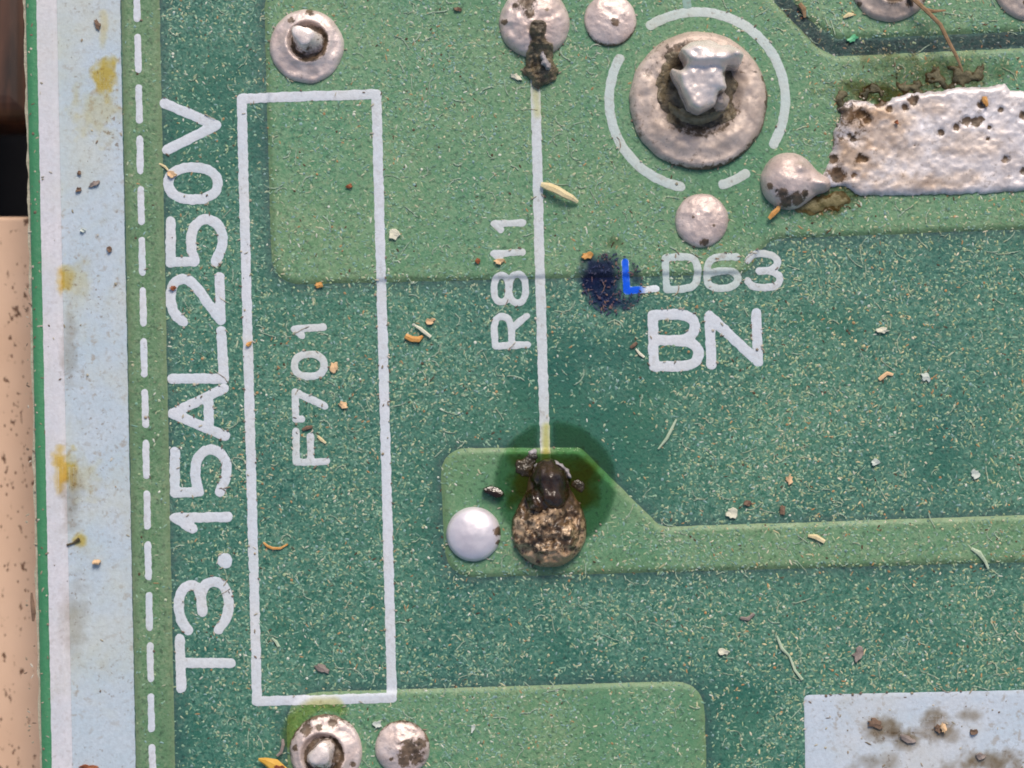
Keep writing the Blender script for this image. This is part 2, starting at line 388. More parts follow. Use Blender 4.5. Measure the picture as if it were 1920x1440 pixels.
# ------------------------------------------------------------------ the board
board = empty('circuit_board', (0, 0, 0))
tag(board, 'dusty green circuit board, solder side up, with white printed lettering', 'circuit board')
BX1, BY0, BY1 = 2130, -230, 1670
def edge_x(y): return 43 + (y / 1440.0) * 31
def edge_outline():
    pts = []
    ys = np.arange(BY1, BY0 - 1, -6)
    for y in ys: pts.append((edge_x(y) + (float(fnoise(0, y, 30, 3)) - .5) * 7, y))
    return pts + [(BX1, BY0), (BX1, BY1)]
def plate_from_outline(name, pts, z1, z0, mat, parent, rings=None):
    """solid plate over a closed outline; rings = [(inset px, z)] from the foot to the top"""
    P = np.asarray(pts, float)
    a = 0.5 * np.sum(P[:, 0] * np.roll(P[:, 1], -1) - np.roll(P[:, 0], -1) * P[:, 1])
    if a > 0: P = P[::-1]                                # counter-clockwise in the world
    t = np.roll(P, -1, 0) - np.roll(P, 1, 0); t /= np.linalg.norm(t, axis=1)[:, None] + 1e-9
    nrm = np.stack([-t[:, 1], t[:, 0]], 1)
    cen_test = P + nrm * .5
    if np.mean(sd_poly(P)(cen_test[:, 0], cen_test[:, 1]) < 0) < .5: nrm = -nrm
    V = []; F = []; n = len(P)
    rings = rings or [(0, z0), (0, z1)]
    for ins, z in rings:
        Q = P + nrm * ins
        V += [(X(q[0]), Y(q[1]), z) for q in Q]
    for k in range(len(rings) - 1):
        for q in range(n): F.append([k * n + q, k * n + (q + 1) % n, (k + 1) * n + (q + 1) % n, (k + 1) * n + q])
    F.append([(len(rings) - 1) * n + q for q in range(n)])
    sm = [len(rings) > 2] * (len(F) - 1) + [False]
    if len(rings) == 2: F.append([q for q in range(n - 1, -1, -1)]); sm.append(False)
    return mesh_obj(name, V, F, mat, parent, sm)
lam = plate_from_outline('laminate', edge_outline(), -.006, -.16, M['laminate'], board)
def round_poly(pts, radii, seg=10, wob=.5, dens=8, seed=0):
    out = []; n = len(pts)
    for i in range(n):
        p = np.array(pts[i], float); a = np.array(pts[i - 1], float); b = np.array(pts[(i + 1) % n], float)
        r = radii[i] if isinstance(radii, (list, tuple)) else radii
        u = (a - p) / np.linalg.norm(a - p); v = (b - p) / np.linalg.norm(b - p)
        if r <= 0: out.append(p); continue
        ang = math.acos(np.clip(u @ v, -1, 1)); t = min(r / math.tan(ang / 2), .48 * np.linalg.norm(a - p), .48 * np.linalg.norm(b - p))
        p0, p1 = p + u * t, p + v * t
        for k in range(seg + 1):
            s = k / seg; out.append((1 - s) ** 2 * p0 + 2 * s * (1 - s) * p + s * s * p1)
    res = []
    for i in range(len(out)):
        a, b = out[i], out[(i + 1) % len(out)]; m = max(1, int(np.linalg.norm(b - a) / dens))
        for k in range(m): res.append(a + (b - a) * k / m)
    R = np.array(res)
    R = R + np.stack([(fnoise(R[:, 0], R[:, 1], 18, seed) - .5), (fnoise(R[:, 0], R[:, 1], 18, seed + 3) - .5)], 1) * 2 * wob * 2
    return R
def clean(x, y, d=None):
    v = .85 * np.exp(-(((x - 1060) / 130) ** 2 + ((y - 790) / 95) ** 2)) + .7 * np.exp(-(((x - 890) / 90) ** 2 + ((y - 900) / 80) ** 2)) + .75 * np.exp(-(((x - 1120) / 70) ** 2 + ((y - 930) / 80) ** 2))
    v = v + .6 * sstep(.60, .75, fnoise(x, y, 170, 3)) + .35 * np.exp(-(((x - 1308) / 175) ** 2 + ((y - 190) / 175) ** 2))
    return np.clip(v, 0, .92)
HC = .0105; BW = 8.0
RINGS = [(-2, -.002)] + [(-2 + (BW + 2) * s, HC * (math.sin(s * math.pi / 2) ** 1.2)) for s in (.15, .35, .6, .8, 1.0)]
def pour(pts, radii, mat, label=None, seed=0):
    R = round_poly(pts, radii, seed=seed)
    prof = lambda d: HC * np.sin(np.clip((-d + 2) / (BW + 2), 0, 1) * math.pi / 2) ** 1.2
    x0, y0 = R.min(0) - 8; x1, y1 = R.max(0) + 8; ff = sd_poly(R[::2])
    o = blob('copper_area', lambda x, y: ff(x, y) - 2 + (fnoise(x, y, 9, seed) - .5) * 1.6, (x0, y0, x1, y1), lambda x, y, d: HC * np.sin(np.clip(-d / (BW + 2), 0, 1) * math.pi / 2) ** 1.2, lambda x, y: np.full(np.shape(x), -.002), mat, board, 4, {'thin': lambda x, y, d: .75 * np.exp(d / 9), 'clean': clean}, occ=0)
    if label: o['label'] = label
    f = sd_poly(R); x0, y0 = R.min(0) - 30; x1, y1 = R.max(0) + 30
    i0 = max(0, int((x0 - RX0) / RST)); i1 = min(RW, int((x1 - RX0) / RST) + 1); j0 = max(0, int((y0 - RY0) / RST)); j1 = min(RH, int((y1 - RY0) / RST) + 1)
    d = f(gx[j0:j1, i0:i1], gy[j0:j1, i0:i1])
    HF[j0:j1, i0:i1] = np.maximum(HF[j0:j1, i0:i1], HC * np.sin(np.clip((-d + 2) / (BW + 2), 0, 1) * math.pi / 2) ** 1.2)
    PSD[j0:j1, i0:i1] = np.where(np.abs(d) < np.abs(PSD[j0:j1, i0:i1]), d, PSD[j0:j1, i0:i1])
    return o
pour([(497, -14), (512, 532), (1398, 512), (1440, 446), (BX1 - 30, 421), (BX1 - 30, 84), (1566, 108), (1534, 92), (1420, -26), (1370, -200), (700, -200), (560, -14)],
     [40, 55, 34, 50, 10, 10, 20, 20, 20, 20, 20, 20], M['mask_copper'], 'broad copper area round the top solder pads', 1)
pour([(1480, -14), (1508, 30), (1572, 72), (BX1 - 30, 49), (BX1 - 30, -200), (1440, -200)], [15, 20, 25, 10, 10, 10], M['mask_copper'], 'copper area in the top right corner', 2)
pour([(826, 842), (1088, 841), (1238, 990), (BX1 - 30, 962), (BX1 - 30, 1047), (838, 1082)], [52, 12, 36, 10, 10, 58], M['mask_copper'], 'copper track running right from the burnt joint', 3)
pour([(538, 1301), (1318, 1278), (1328, 1650), (548, 1650)], [62, 60, 10, 10], M['mask_copper'], 'copper area round the bottom solder pads', 4)
ey = lambda x, y: x + (y / 1440.0) * 29
pour([(225, BY0 + 10), (292.5, BY0 + 10), (331, BY1 - 10), (262, BY1 - 10)], 3, M['mask_strip'], 'yellow green strip carrying the dashed line', 5)
pour([(46, BY0 + 10), (103, BY0 + 10), (138, BY1 - 10), (86, BY1 - 10)], 3, M['mask_edge'], 'bright green strip along the board edge', 6)

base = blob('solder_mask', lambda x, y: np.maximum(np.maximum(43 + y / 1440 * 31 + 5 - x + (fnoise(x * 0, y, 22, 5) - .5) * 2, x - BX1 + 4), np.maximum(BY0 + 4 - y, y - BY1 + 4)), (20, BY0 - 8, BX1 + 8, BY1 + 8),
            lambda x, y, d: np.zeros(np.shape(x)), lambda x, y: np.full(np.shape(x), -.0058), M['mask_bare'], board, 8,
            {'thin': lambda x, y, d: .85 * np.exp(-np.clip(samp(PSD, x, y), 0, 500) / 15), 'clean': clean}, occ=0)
# ------------------------------------------------------------------ white print
def zsilk(x, y, d): return H(x, y) + .0005 + .0014 * np.clip(-d / 3.0, .25, 1)
def zund(x, y): return H(x, y) - .0015
def silk(name, lines, w, mat, parent=board, wob=1.7, seed=0, step=2.5, occ=.75):
    return blob(name, sd_stroke(lines, w, wob, 8, seed), bbox(lines, w / 2 + 5), zsilk, zund, mat, parent, step, occ=occ, smooth=True)
def ell(cx, cy, rx, ry, n=40, p=2.3):
    o = []
    for k in range(n + 1):
        a = 2 * math.pi * k / n; c, s = math.cos(a), math.sin(a)
        o.append((cx + rx * math.copysign(abs(c) ** (2 / p), c), cy + ry * math.copysign(abs(s) ** (2 / p), s)))
    return o
def smooth_line(p, it=2):
    for _ in range(it):
        q = [p[0]]
        for a, b in zip(p[:-1], p[1:]):
            q += [(a[0] * .75 + b[0] * .25, a[1] * .75 + b[1] * .25), (a[0] * .25 + b[0] * .75, a[1] * .25 + b[1] * .75)]
        p = q + [p[-1]]
    return p
def lettering(label, loc):
    e = empty('printed_lettering', loc, board); e['label'] = label; return e
_ls = [0]
def letter(parent, lines, w, mat):
    _ls[0] += 1
    o = silk('letter', lines, w, mat, None, seed=_ls[0])
    # hang it under its line of lettering without moving it
    o.parent = parent; o.location = (-parent.location.x, -parent.location.y, -parent.location.z)
    return o
# fuse rating, read from bottom to top
t = lettering('white lettering T3.15AL250V reading upwards beside the dashed strip', (X(370), Y(740), 0))
five = lambda dx, dy: [[(328 + dx, 847 + dy), (328 + dx, 924 + dy), (373 + dx, 922 + dy)], smooth_line([(373 + dx, 922 + dy), (366 + dx, 897 + dy), (367 + dx, 864 + dy), (383 + dx, 844 + dy), (402 + dx, 842 + dy), (422 + dx, 857 + dy), (427 + dx, 889 + dy), (412 + dx, 922 + dy)])]
w = 18.8
letter(t, [[(337, 1198), (340, 1290)], [(340, 1243), (433, 1243)]], w, M['silk'])
letter(t, [smooth_line([(353, 1182), (337, 1160), (334, 1122), (346, 1100), (363, 1096), (376, 1107), (380, 1147)]), smooth_line([(378, 1130), (378, 1108), (387, 1093), (406, 1089), (424, 1103), (430, 1133), (425, 1160), (410, 1180)])], w, M['silk'])
letter(t, [[(421.5, 1051), (422, 1051.5)]], 28, M['silk'])
letter(t, [[(427, 969), (328, 971)], [(330, 972), (361, 991)]], w, M['silk'])
letter(t, five(0, 0), w, M['silk'])
letter(t, [[(420, 728), (324, 775), (422, 817)], [(391, 743), (392, 803)]], w, M['silk'])
letter(t, [[(415, 620), (420, 710), (323, 710)]], w, M['silk'])
letter(t, [smooth_line([(343, 603), (327, 590), (318, 560), (324, 530), (345, 521), (365, 532), (388, 566)]) + [(414, 600), (412, 520)]], w, M['silk'])
letter(t, five(-8, -432), w, M['silk'])
letter(t, [ell(362, 344, 46, 30)], w, M['silk'])
letter(t, [[(309, 194), (405, 235), (313, 281)]], w, M['silk'])
t = lettering('small white lettering F701 reading upwards inside the printed rectangle', (X(582), Y(740), 0)); w = 13.5
letter(t, [[(612, 865), (555, 867), (555, 809)], [(583, 866), (582, 817)]], w, M['silk_line'])
letter(t, [[(609, 761), (553, 735), (555, 786), (565, 786)]], w, M['silk_line'])
letter(t, [ell(580, 685, 28, 21)], w, M['silk_line'])
letter(t, [[(606, 613), (552, 617), (566, 629)]], w, M['silk_line'])
t = lettering('small white lettering R811 reading upwards beside the long printed line', (X(957), Y(530), 0)); w = 13
letter(t, [[(989, 646), (928, 649), (927, 610)], smooth_line([(927, 612), (930, 596), (946, 592), (958, 602), (960, 646)]), [(959, 615), (987, 593)]], w, M['silk_line'])
letter(t, [ell(940, 541, 14, 25, 30), ell(970, 541, 15.5, 27, 30)], w, M['silk_line'])
letter(t, [[(980, 473), (926, 476), (937, 485)]], w, M['silk_line'])
letter(t, [[(980, 418), (926, 420), (939, 431)]], w, M['silk_line'])
t = lettering('white lettering LD63 with its L inked blue', (X(1320), Y(512), 0)); w = 13.5
letter(t, [[(1172, 491), (1175, 545), (1230, 541)]], w, M['silk_clean'])
letter(t, [[(1247, 485), (1250, 543), (1280, 542)], smooth_line([(1280, 542), (1304, 536), (1309, 512), (1304, 484), (1278, 481), (1247, 484)])], w, M['silk_dusty'])
letter(t, [smooth_line([(1381, 482), (1340, 481), (1325, 496), (1325, 530), (1338, 541), (1366, 541), (1386, 527), (1378, 509), (1355, 507), (1330, 512)])], w, M['silk_dusty'])
letter(t, [smooth_line([(1402, 488), (1412, 476), (1442, 475), (1461, 489), (1452, 506), (1424, 508)]), smooth_line([(1440, 507), (1464, 517), (1459, 535), (1437, 540), (1411, 538), (1402, 527)])], w, M['silk_line'])
t = lettering('large white lettering BN below LD63', (X(1320), Y(638), 0)); w = 19.3
letter(t, [[(1224, 591), (1226, 686)], [(1224, 591), (1270, 589)] , smooth_line([(1270, 589), (1298, 594), (1305, 616), (1290, 636), (1262, 638)]) + [(1227, 638)], smooth_line([(1262, 638), (1300, 642), (1313, 662), (1302, 684), (1262, 687)]) + [(1226, 687)]], w, M['silk'])
letter(t, [[(1334, 683), (1330, 592), (1421, 678), (1418, 587)]], w, M['silk'])

silk('printed_rectangle', [[(453, 185), (706, 177), (735, 1308), (482, 1315), (453, 185)]], 18.3, M['silk'], seed=40)
silk('printed_line', [[(1003, 120), (1012, 500), (1023, 862)]], 18.5, M['silk_line'], seed=41)
def arc(cx, cy, r, a0, a1, n=40): return [(cx + r * math.cos(math.radians(a0 + (a1 - a0) * k / n)), cy + r * math.sin(math.radians(a0 + (a1 - a0) * k / n))) for k in range(n + 1)]
silk('printed_arc', [arc(1307, 188, 165, -122, 30)], 18, M['silk_dusty'], seed=42, wob=1.4)
silk('printed_arc', [arc(1307, 188, 165, 101, 208)], 18, M['silk_dusty'], seed=43, wob=1.4)
silk('printed_arc', [arc(1307, 188, 165, 57, 73)], 18, M['silk_dusty'], seed=44, wob=1.4)
silk('printed_tick', [[(1283, -70), (1288, 12)]], 16, M['silk_faint'], seed=45, wob=3)
for k in range(-4, 18):
    y0 = 70 + 95.05 * k; y1 = y0 + 61
    silk('printed_dash', [[(ey(257.5, y0), y0), (ey(257.5, y1), y1)]], 12.5, M['silk'], seed=50 + k)
def quad_band(name, xl, xr, y0, y1, mat, zoff, slope=29, wob=1.0, seed=0, keep=''):
    lx = lambda y: xl + y / 1440 * slope; rx = lambda y: xr + y / 1440 * slope
    def f(x, y):
        wb_ = (fnoise(x, y, 10, seed) - .5) * 2 * wob
        l_ = xl + y / 1440 * slope - x + (0 if keep == 'l' else wb_); r_ = x - xr - y / 1440 * slope + (0 if keep == 'r' else wb_)
        return np.maximum(np.maximum(l_, r_), np.maximum(y0 - y, y - y1))
    b = (min(lx(y0), lx(y1)) - 6, y0 - 6, max(rx(y0), rx(y1)) + 6, y1 + 6)
    return blob(name, f, b, lambda x, y, d: H(x, y) + zoff, zund, mat, board, 5, occ=.74)
quad_band('printed_band', 107.0, 225, BY0 + 14, BY1 - 14, M['silk_band'], .0025, 29.5, 1.2, 3, 'l')['label'] = 'broad bluish white stripe'
quad_band('printed_band', 69, 106.8, BY0 + 14, BY1 - 14, M['silk_ridge'], .0025, 29.5, 1.0, 5, 'r')['label'] = 'narrow raised white stripe'
R = round_poly([(1507, 1303), (BX1 - 40, 1290), (BX1 - 40, 1640), (1514, 1640)], [9, 3, 3, 3])
fb = sd_poly(R[::3])
blob('printed_block', lambda x, y: fb(x, y) + (fnoise(x, y, 9, 2) - .5) * 1.6, (1500, 1284, BX1 - 30, 1648), lambda x, y, d: H(x, y) + .003 * np.clip(-d / 3, .25, 1), zund, M['silk_block'], board, 6, occ=.75)['label'] = 'plain white printed block with brown dirt'

# ------------------------------------------------------------------ solder
def blots(lst):
    def f(x, y, d):
        v = np.zeros(np.shape(x))
        for cx, cy, r in lst: v = np.maximum(v, np.clip(1.25 - np.hypot(x - cx, y - cy) / r, 0, 1))
        return v
    return f
def zg(x, y): return H(x, y) - .002
def dome(px, py, r, h, mat, spots=(), name='solder_dome', seed=0, wob=1.5, bump_a=.012, rim=None, label=None, sx=1, sy=1, flat=.5):
    f = sd_circ(px, py, r, wob, 22, seed, sx, sy)
    def z(x, y, d):
        t = np.clip(-d / r, 0, 1)
        return H(x, y) + h * (1 - (1 - t) ** 2) ** flat + (fnoise(x, y, 16, seed + 2) - .5) * bump_a * np.clip(t * 5, 0, 1) + .003
    bl = blots(spots)
    def dirt(x, y, d):
        v = bl(x, y, d)
        if rim: v = np.maximum(v, rim(x, y, d))  # painted shade on one side of the rim, on top of the dirt
        return v
    o = blob(name, f, (px - r * sx - 8, py - r * sy - 8, px + r * sx + 8, py + r * sy + 8), z, zg, mat, board, 2.5, {'dirt': dirt})
    if label: o['label'] = label
    return o
def rim_shade(px, py, ax, ay, w=6, s=.8):  # one-sided dark rim: shading of the mound painted into its colour
    n = math.hypot(ax, ay)
    def f(x, y, d): return s * np.clip(1 + d / w, 0, 1) * np.clip(((x - px) * ax + (y - py) * ay) / n / (np.hypot(x - px, y - py) + 1) * 1.6, 0, 1)
    return f
def pin(parent, path, radii, mat, name='pin', seg=18, rough=.24, seed=0, cap=.3):
    """lead end grown along a path of (px, py, z); rounded irregular top"""
    rnd = np.random.default_rng(seed); V = []; F = []
    ph = rnd.random(4) * 6.28
    rows = list(zip(path, radii)); last = rows[-1]
    for s in (.35, .65, .88, .98):
        p = last[0]; rows.append(((p[0], p[1], p[2] + last[1] / S * cap * s), last[1] * math.sqrt(max(0, 1 - s * s)) ** .8))
    for k, ((px, py, z), r) in enumerate(rows):
        for q in range(seg):
            a = 2 * math.pi * q / seg
            rr = r * (1 + rough * (math.sin(2 * a + ph[0] + k * .4) * .6 + math.sin(3 * a + ph[1] - k * .6) * .5 + (rnd.random() - .5) * .5))
            V.append((X(px + rr * math.cos(a)), Y(py - rr * math.sin(a)), z + (rnd.random() - .5) * r / S * .2))
    n = len(rows)
    for k in range(n - 1):
        for q in range(seg): F.append([k * seg + q, k * seg + (q + 1) % seg, (k + 1) * seg + (q + 1) % seg, (k + 1) * seg + q])
    F.append([(n - 1) * seg + q for q in range(seg)])
    return mesh_obj(name, V, F, mat, parent, True, {'dirt': np.repeat([.75, .55, .25] + [.12] * (n - 3), seg)})  # foot of the lead darkened: cavity shade put into its colour
def cone_joint(px, py, r, rp, h, mat, spots=(), seed=0, label=None, hole=None, rim=None):
    """fillet that climbs towards the lead in its middle"""
    f = sd_circ(px, py, r, 2.0, 22, seed)
    hx, hy = hole or (px, py)
    def z(x, y, d):
        t = np.clip(-d / r, 0, 1); q = np.hypot(x - hx, y - hy)
        up = h * np.clip(1 - (q - rp) / (r - rp), 0, 1) ** 1.7
        cup = -.055 * sstep(rp + 14, rp, q)
        return H(x, y) + .004 + .018 * np.clip(-d / 7, 0, 1) ** .6 + up + cup + (fnoise(x, y, 18, seed) - .5) * .016 * np.clip(t * 6, 0, 1)
    bl = blots(spots)
    def dirt(x, y, d):
        v = np.maximum(bl(x, y, d), .9 * sstep(rp + 14, rp + 4, np.hypot(x - hx - 4, y - hy - 4)))  # offset dark ring round the lead: cavity shade painted into the colour
        if rim: v = np.maximum(v, rim(x, y, d))  # rim shade painted in beside the dirt
        return v
    o = blob('solder_joint', f, (px - r - 9, py - r - 9, px + r + 9, py + r + 9), z, zg, mat, board, 2.5, {'dirt': dirt})
    if label: o['label'] = label
    return o
# pad at the top left with its clipped lead
j = cone_joint(576, 88, 69, 27, .05, M['solder'], [(583, 24, 11), (548, 41, 8), (596, 98, 15)], 1, 'round pinkish solder joint above the printed rectangle', (578, 80))
pin(j, [(580, 84, .0), (577, 79, .06), (572, 72, .10)], [29, 25, 19], M['solder_pin'], seed=2)
# pad with burnt flux at the head of the printed line
f2 = sd_circ(1002, 44, 66, 1.8, 22, 3)
bl2 = blots([(985, 10, 22), (990, 30, 12), (1010, 62, 16), (1012, 80, 18), (1018, 98, 26), (1025, 24, 6), (945, 45, 7), (965, 14, 8)])
j = blob('solder_joint', f2, (926, -32, 1078, 122), lambda x, y, d: H(x, y) + .004 + .07 * (1 - (1 - np.clip(-d / 66, 0, 1)) ** 2) ** .6 + (fnoise(x, y, 16, 2) - .5) * .02 * np.clip(-d / 10, 0, 1) - .05 * sstep(16, 6, np.hypot(x - 1008, y - 62)), zg, M['solder'], board, 2.5, {'dirt': bl2})
j['label'] = 'round solder joint with brown flux running down from it'
fr0 = sd_stroke([[(1008, 60), (1012, 96)]], 26, 0, 20, 4); fr1 = sd_stroke([[(1014, 100), (1022, 138)], [(1004, 112), (1012, 144)]], 38, 0, 20, 4)
fr = lambda x, y: smin(fr0(x, y), fr1(x, y), 10) + (fnoise(x, y, 22, 4) - .5) * 24
blob('flux_residue', fr, (960, 36, 1072, 182), lambda x, y, d: H(x, y) + .012 + .07 * sstep(125, 60, y) + .03 * np.clip(-d / 14, 0, 1) ** .7 + (fnoise(x, y, 11, 6) - .5) * .05 * np.clip(-d / 8, 0, 1), zg, M['resin_mix'], j, 2)
fr = sd_stroke([[(1016, 108), (1026, 130)]], 11, 6, 8, 5)
blob('flux_residue', fr, (992, 88, 1052, 150), lambda x, y, d: H(x, y) + .075 + .015 * np.clip(-d / 5, 0, 1) + (fnoise(x, y, 9, 3) - .5) * .03, lambda x, y: H(x, y) + .02, M['resin_grey'], j, 2)
# small domes
dome(1144, 39, 49, .040, M['solder'], [(1153, 47, 9), (1148, 41, 5)], seed=4, rim=rim_shade(1144, 39, .3, 1, 6), label='small solder dome with a dark pit, left of the big joint')
dome(1315, 414, 50, .040, M['solder'], [(1298, 408, 4), (1336, 424, 4), (1320, 455, 9)], seed=5, label='small solder dome below the big joint')
dome(888, 1001, 51, .055, M['solder_bright'], [(935, 995, 13), (936, 1016, 9)], seed=6, wob=.8, bump_a=.004, label='clean shiny solder dome left of the burnt joint')
dome(755, 1401, 51, .044, M['solder'], [(768, 1402, 24), (782, 1418, 20), (790, 1392, 14), (760, 1425, 12), (735, 1420, 5)], seed=7, rim=rim_shade(755, 1401, .2, -1, 6), label='small solder dome with dark scorched side at the bottom')
# joint at the bottom edge
j = cone_joint(612, 1407, 68, 30, .05, M['solder'], [(575, 1365, 14), (600, 1360, 9), (625, 1352, 12), (555, 1400, 8), (662, 1430, 8)], 8, 'round solder joint at the bottom edge with orange husk beside it', (606, 1412), rim_shade(612, 1407, -.5, -1, 8))
pin(j, [(607, 1416, .0), (606, 1413, .07), (604, 1408, .11)], [31, 27, 20], M['solder_pin'], seed=5)
# two pads cut by the top edge
cone_joint(1668, -34, 76, 26, .05, M['solder_brown'], [(1672, -2, 20), (1700, 8, 12), (1725, -10, 16), (1610, 10, 6)], 9, 'brownish solder joint cut by the top edge under a dry root', (1672, -30))
cone_joint(1935, -34, 76, 26, .05, M['solder_brown'], [(1918, 8, 6)], 10, 'dull solder joint cut by the top right corner', (1935, -34))
# the big joint
cx, cy, r = 1309, 190, 129
f4 = sd_circ(cx, cy, r, 2.5, 30, 11, 1.0, 1.0)
def z4(x, y, d):
    q = np.hypot((x - 1312) , (y - 178) * 1.0)
    ridge = .022 * np.exp(-((q - 96) / 26) ** 2)
    dip = -.022 * np.exp(-((q - 58) / 18) ** 2)
    mound = .10 * sstep(60, 20, np.hypot(x - 1318, y - 165))
    return H(x, y) + .006 + .03 * np.clip(-d / 10, 0, 1) ** .6 + ridge + dip + mound + (fnoise(x, y, 30, 5) - .5) * .03 * np.clip(-d / 20, 0, 1) + (fnoise(x, y, 9, 3) - .5) * .004 * np.clip(-d / 8, 0, 1)
def dirt_shade4(x, y, d):  # dirt, plus shade painted as a crescent along the lower right rim
    q = np.hypot(x - 1312, y - 172); a = np.arctan2(y - 172, x - 1312)
    ring = .85 * np.exp(-((q - 66) / 16) ** 2) * (.55 + .45 * np.cos(a - 2.6))
    ring2 = .55 * np.exp(-((np.hypot(x - 1312, y - 180) - 74) / 9) ** 2) * np.clip(np.sin(a) + .2, 0, 1)
    top = .75 * sstep(8, 30, -d) * sstep(150, 95, y) * sstep(1400, 1330, x)
    return np.maximum(np.maximum(np.maximum(ring, ring2), top), np.maximum(rim_shade(cx, cy, .7, .7, 9, .9)(x, y, d), .34 * fnoise(x, y, 60, 4)))
big = blob('solder_joint', f4, (cx - r - 9, cy - r - 9, cx + r + 9, cy + r + 9), z4, zg, M['solder_brown'], board, 3, {'dirt': dirt_shade4})
big['label'] = 'large brownish solder joint inside the broken printed ring'
pp = sd_poly(round_poly([(1268, 107), (1290, 92), (1322, 87), (1345, 98), (1362, 96), (1384, 118), (1378, 138), (1352, 136), (1350, 160), (1354, 180), (1340, 186), (1334, 206), (1306, 220), (1284, 210), (1268, 172), (1250, 136), (1272, 146), (1282, 134)], 7, dens=5, wob=1.2, seed=4))
def zpin(x, y, d):
    e = np.clip(-d / 13, 0, 1)
    tilt = .23 + .015 * sstep(215, 150, y) + .05 * sstep(142, 126, y) - .075 * sstep(124, 88, y) + .035 * np.exp(-(((x - 1300) / 20) ** 2 + ((y - 105) / 9) ** 2)) + .05 * np.exp(-(((x - 1368) / 13) ** 2 + ((y - 118) / 12) ** 2)) - .05 * sstep(1274, 1256, x)
    return H(x, y) + tilt + .045 * (np.sqrt(1 - (1 - e) ** 2) - 1) + (fnoise(x, y, 34, 3) - .5) * .035 + (fnoise(x, y, 9, 6) - .5) * .004
blob('pin', pp, (1240, 76, 1394, 230), zpin, lambda x, y: H(x, y) + .05, M['solder_pin'], big, 2, {'dirt': blots([(1346, 192, 12), (1276, 205, 6), (1352, 150, 9)])})
pk = sd_circ(1345, 196, 17, 4, 10, 6)
blob('solder_knob', pk, (1318, 170, 1372, 222), lambda x, y, d: H(x, y) + .12 + .05 * np.clip(-d / 10, 0, 1), lambda x, y: H(x, y) + .03, M['solder_brown'], big, 2.5, {'dirt': lambda x, y, d: np.full(np.shape(x), .25)})
fd = lambda x, y: np.maximum(np.abs(x - 1308) * .93, np.abs(y - 168)) * .45 + np.hypot(x - 1308, y - 168) * .55 - 70 + (fnoise(x, y, 26, 4) - .5) * 34
blob('flux_residue', fd, (1210, 70, 1410, 270), lambda x, y, d: z4(x, y, f4(x, y).clip(-200, 0)) + .002 + .008 * np.clip(-d / 9, 0, 1) + (fnoise(x, y, 11, 4) - .5) * .014 * np.clip(-d / 6, 0, 1), lambda x, y: H(x, y) + .01, M['resin_mix'], big, 2.5)
fd2 = lambda x, y: np.abs(np.hypot(x - 1308, y - 165) - 62) - 9 + np.where(y < 205, (205 - y) * .8, 0) + (fnoise(x, y, 18, 2) - .5) * 14
blob('flux_residue', fd2, (1230, 180, 1390, 256), lambda x, y, d: z4(x, y, f4(x, y).clip(-200, 0)) + .010 + .016 * np.clip(-d / 7, 0, 1) + (fnoise(x, y, 9, 2) - .5) * .014, lambda x, y: H(x, y) + .01, plain_mat('yellowish_flux', (.20, .16, .08), (.40, .33, .20), .35, 22, .6), big, 2.5)
# dome that runs into the bare tinned area
tp = sd_poly(round_poly([(1582, 192), (1640, 196), (1700, 176), (1780, 168), (1884, 159), (1892, 174), (BX1 - 40, 166), (BX1 - 40, 352), (1800, 364), (1655, 368), (1605, 366), (1590, 352), (1534, 350), (1548, 318), (1562, 276), (1566, 232)], 6, dens=6, wob=.5, seed=5))
def ft(x, y): return tp(x, y) + (fnoise(x, y, 16, 6) - .5) * (8 + 16 * sstep(1720, 1560, x) * sstep(320, 200, y)) + (vnoise(x, y, 5, 2) - .5) * 3
pits = [(1695, 203, 10), (1614, 215, 13), (1625, 225, 12), (1612, 175, 20), (1650, 190, 20), (1590, 255, 6), (1597, 262, 7), (1612, 298, 10), (1620, 300, 8), (1790, 240, 9), (1808, 228, 13), (1826, 230, 12), (1835, 225, 8), (1853, 240, 6), (1874, 207, 7), (1918, 218, 10), (1883, 300, 10), (1916, 322, 9), (1762, 250, 9), (1837, 198, 9), (1842, 188, 5), (1570, 330, 20), (1560, 300, 10), (1710, 190, 12), (1600, 330, 9), (1665, 205, 9), (1960, 260, 12), (2020, 220, 10), (1850, 262, 4), (1712, 273, 3)]
bt = blots(pits)
def zt(x, y, d):
    p = bt(x, y, d)
    return H(x, y) + .004 + .018 * np.clip(-d / 9, 0, 1) ** .6 + (fnoise(x, y, 26, 4) - .5) * .008 * np.clip(-d / 10, 0, 1) + (fnoise(x, y, 8, 1) - .5) * .006 * np.clip(-d / 6, 0, 1) - .010 * sstep(.3, .9, p)
def dtin(x, y, d):
    return np.maximum(bt(x, y, d), .12 + .36 * sstep(1680, 1580, x) * sstep(300, 190, y) + .16 * sstep(1620, 1560, x))
tin = blob('tinned_area', ft, (1515, 145, BX1 - 30, 384), zt, zg, M['tin'], board, 3, {'dirt': dtin})
tin['label'] = 'rough silvery bare solder patch with dark pits'
def f6(x, y): return smin(np.hypot(x - 1478, y - 340) - 53, sd_seg(x, y, (1490, 342), (1540, 346)) - 16, 22) + (fnoise(x, y, 20, 2) - .5) * 3
blob('solder_dome', f6, (1414, 276, 1566, 404), lambda x, y, d: H(x, y) + .006 + .095 * (1 - (1 - np.clip(-d / 53, 0, 1)) ** 2) ** .55 + .02 * np.exp(-(((x - 1496) / 9) ** 2 + ((y - 318) / 8) ** 2)) + (fnoise(x, y, 18, 3) - .5) * .014, zg, M['solder'], board, 2.5,
     {'dirt': blots([(1490, 374, 15), (1470, 380, 14), (1505, 366, 10), (1440, 352, 7), (1463, 366, 14)])})['label'] = 'solder dome joined to the silvery patch'
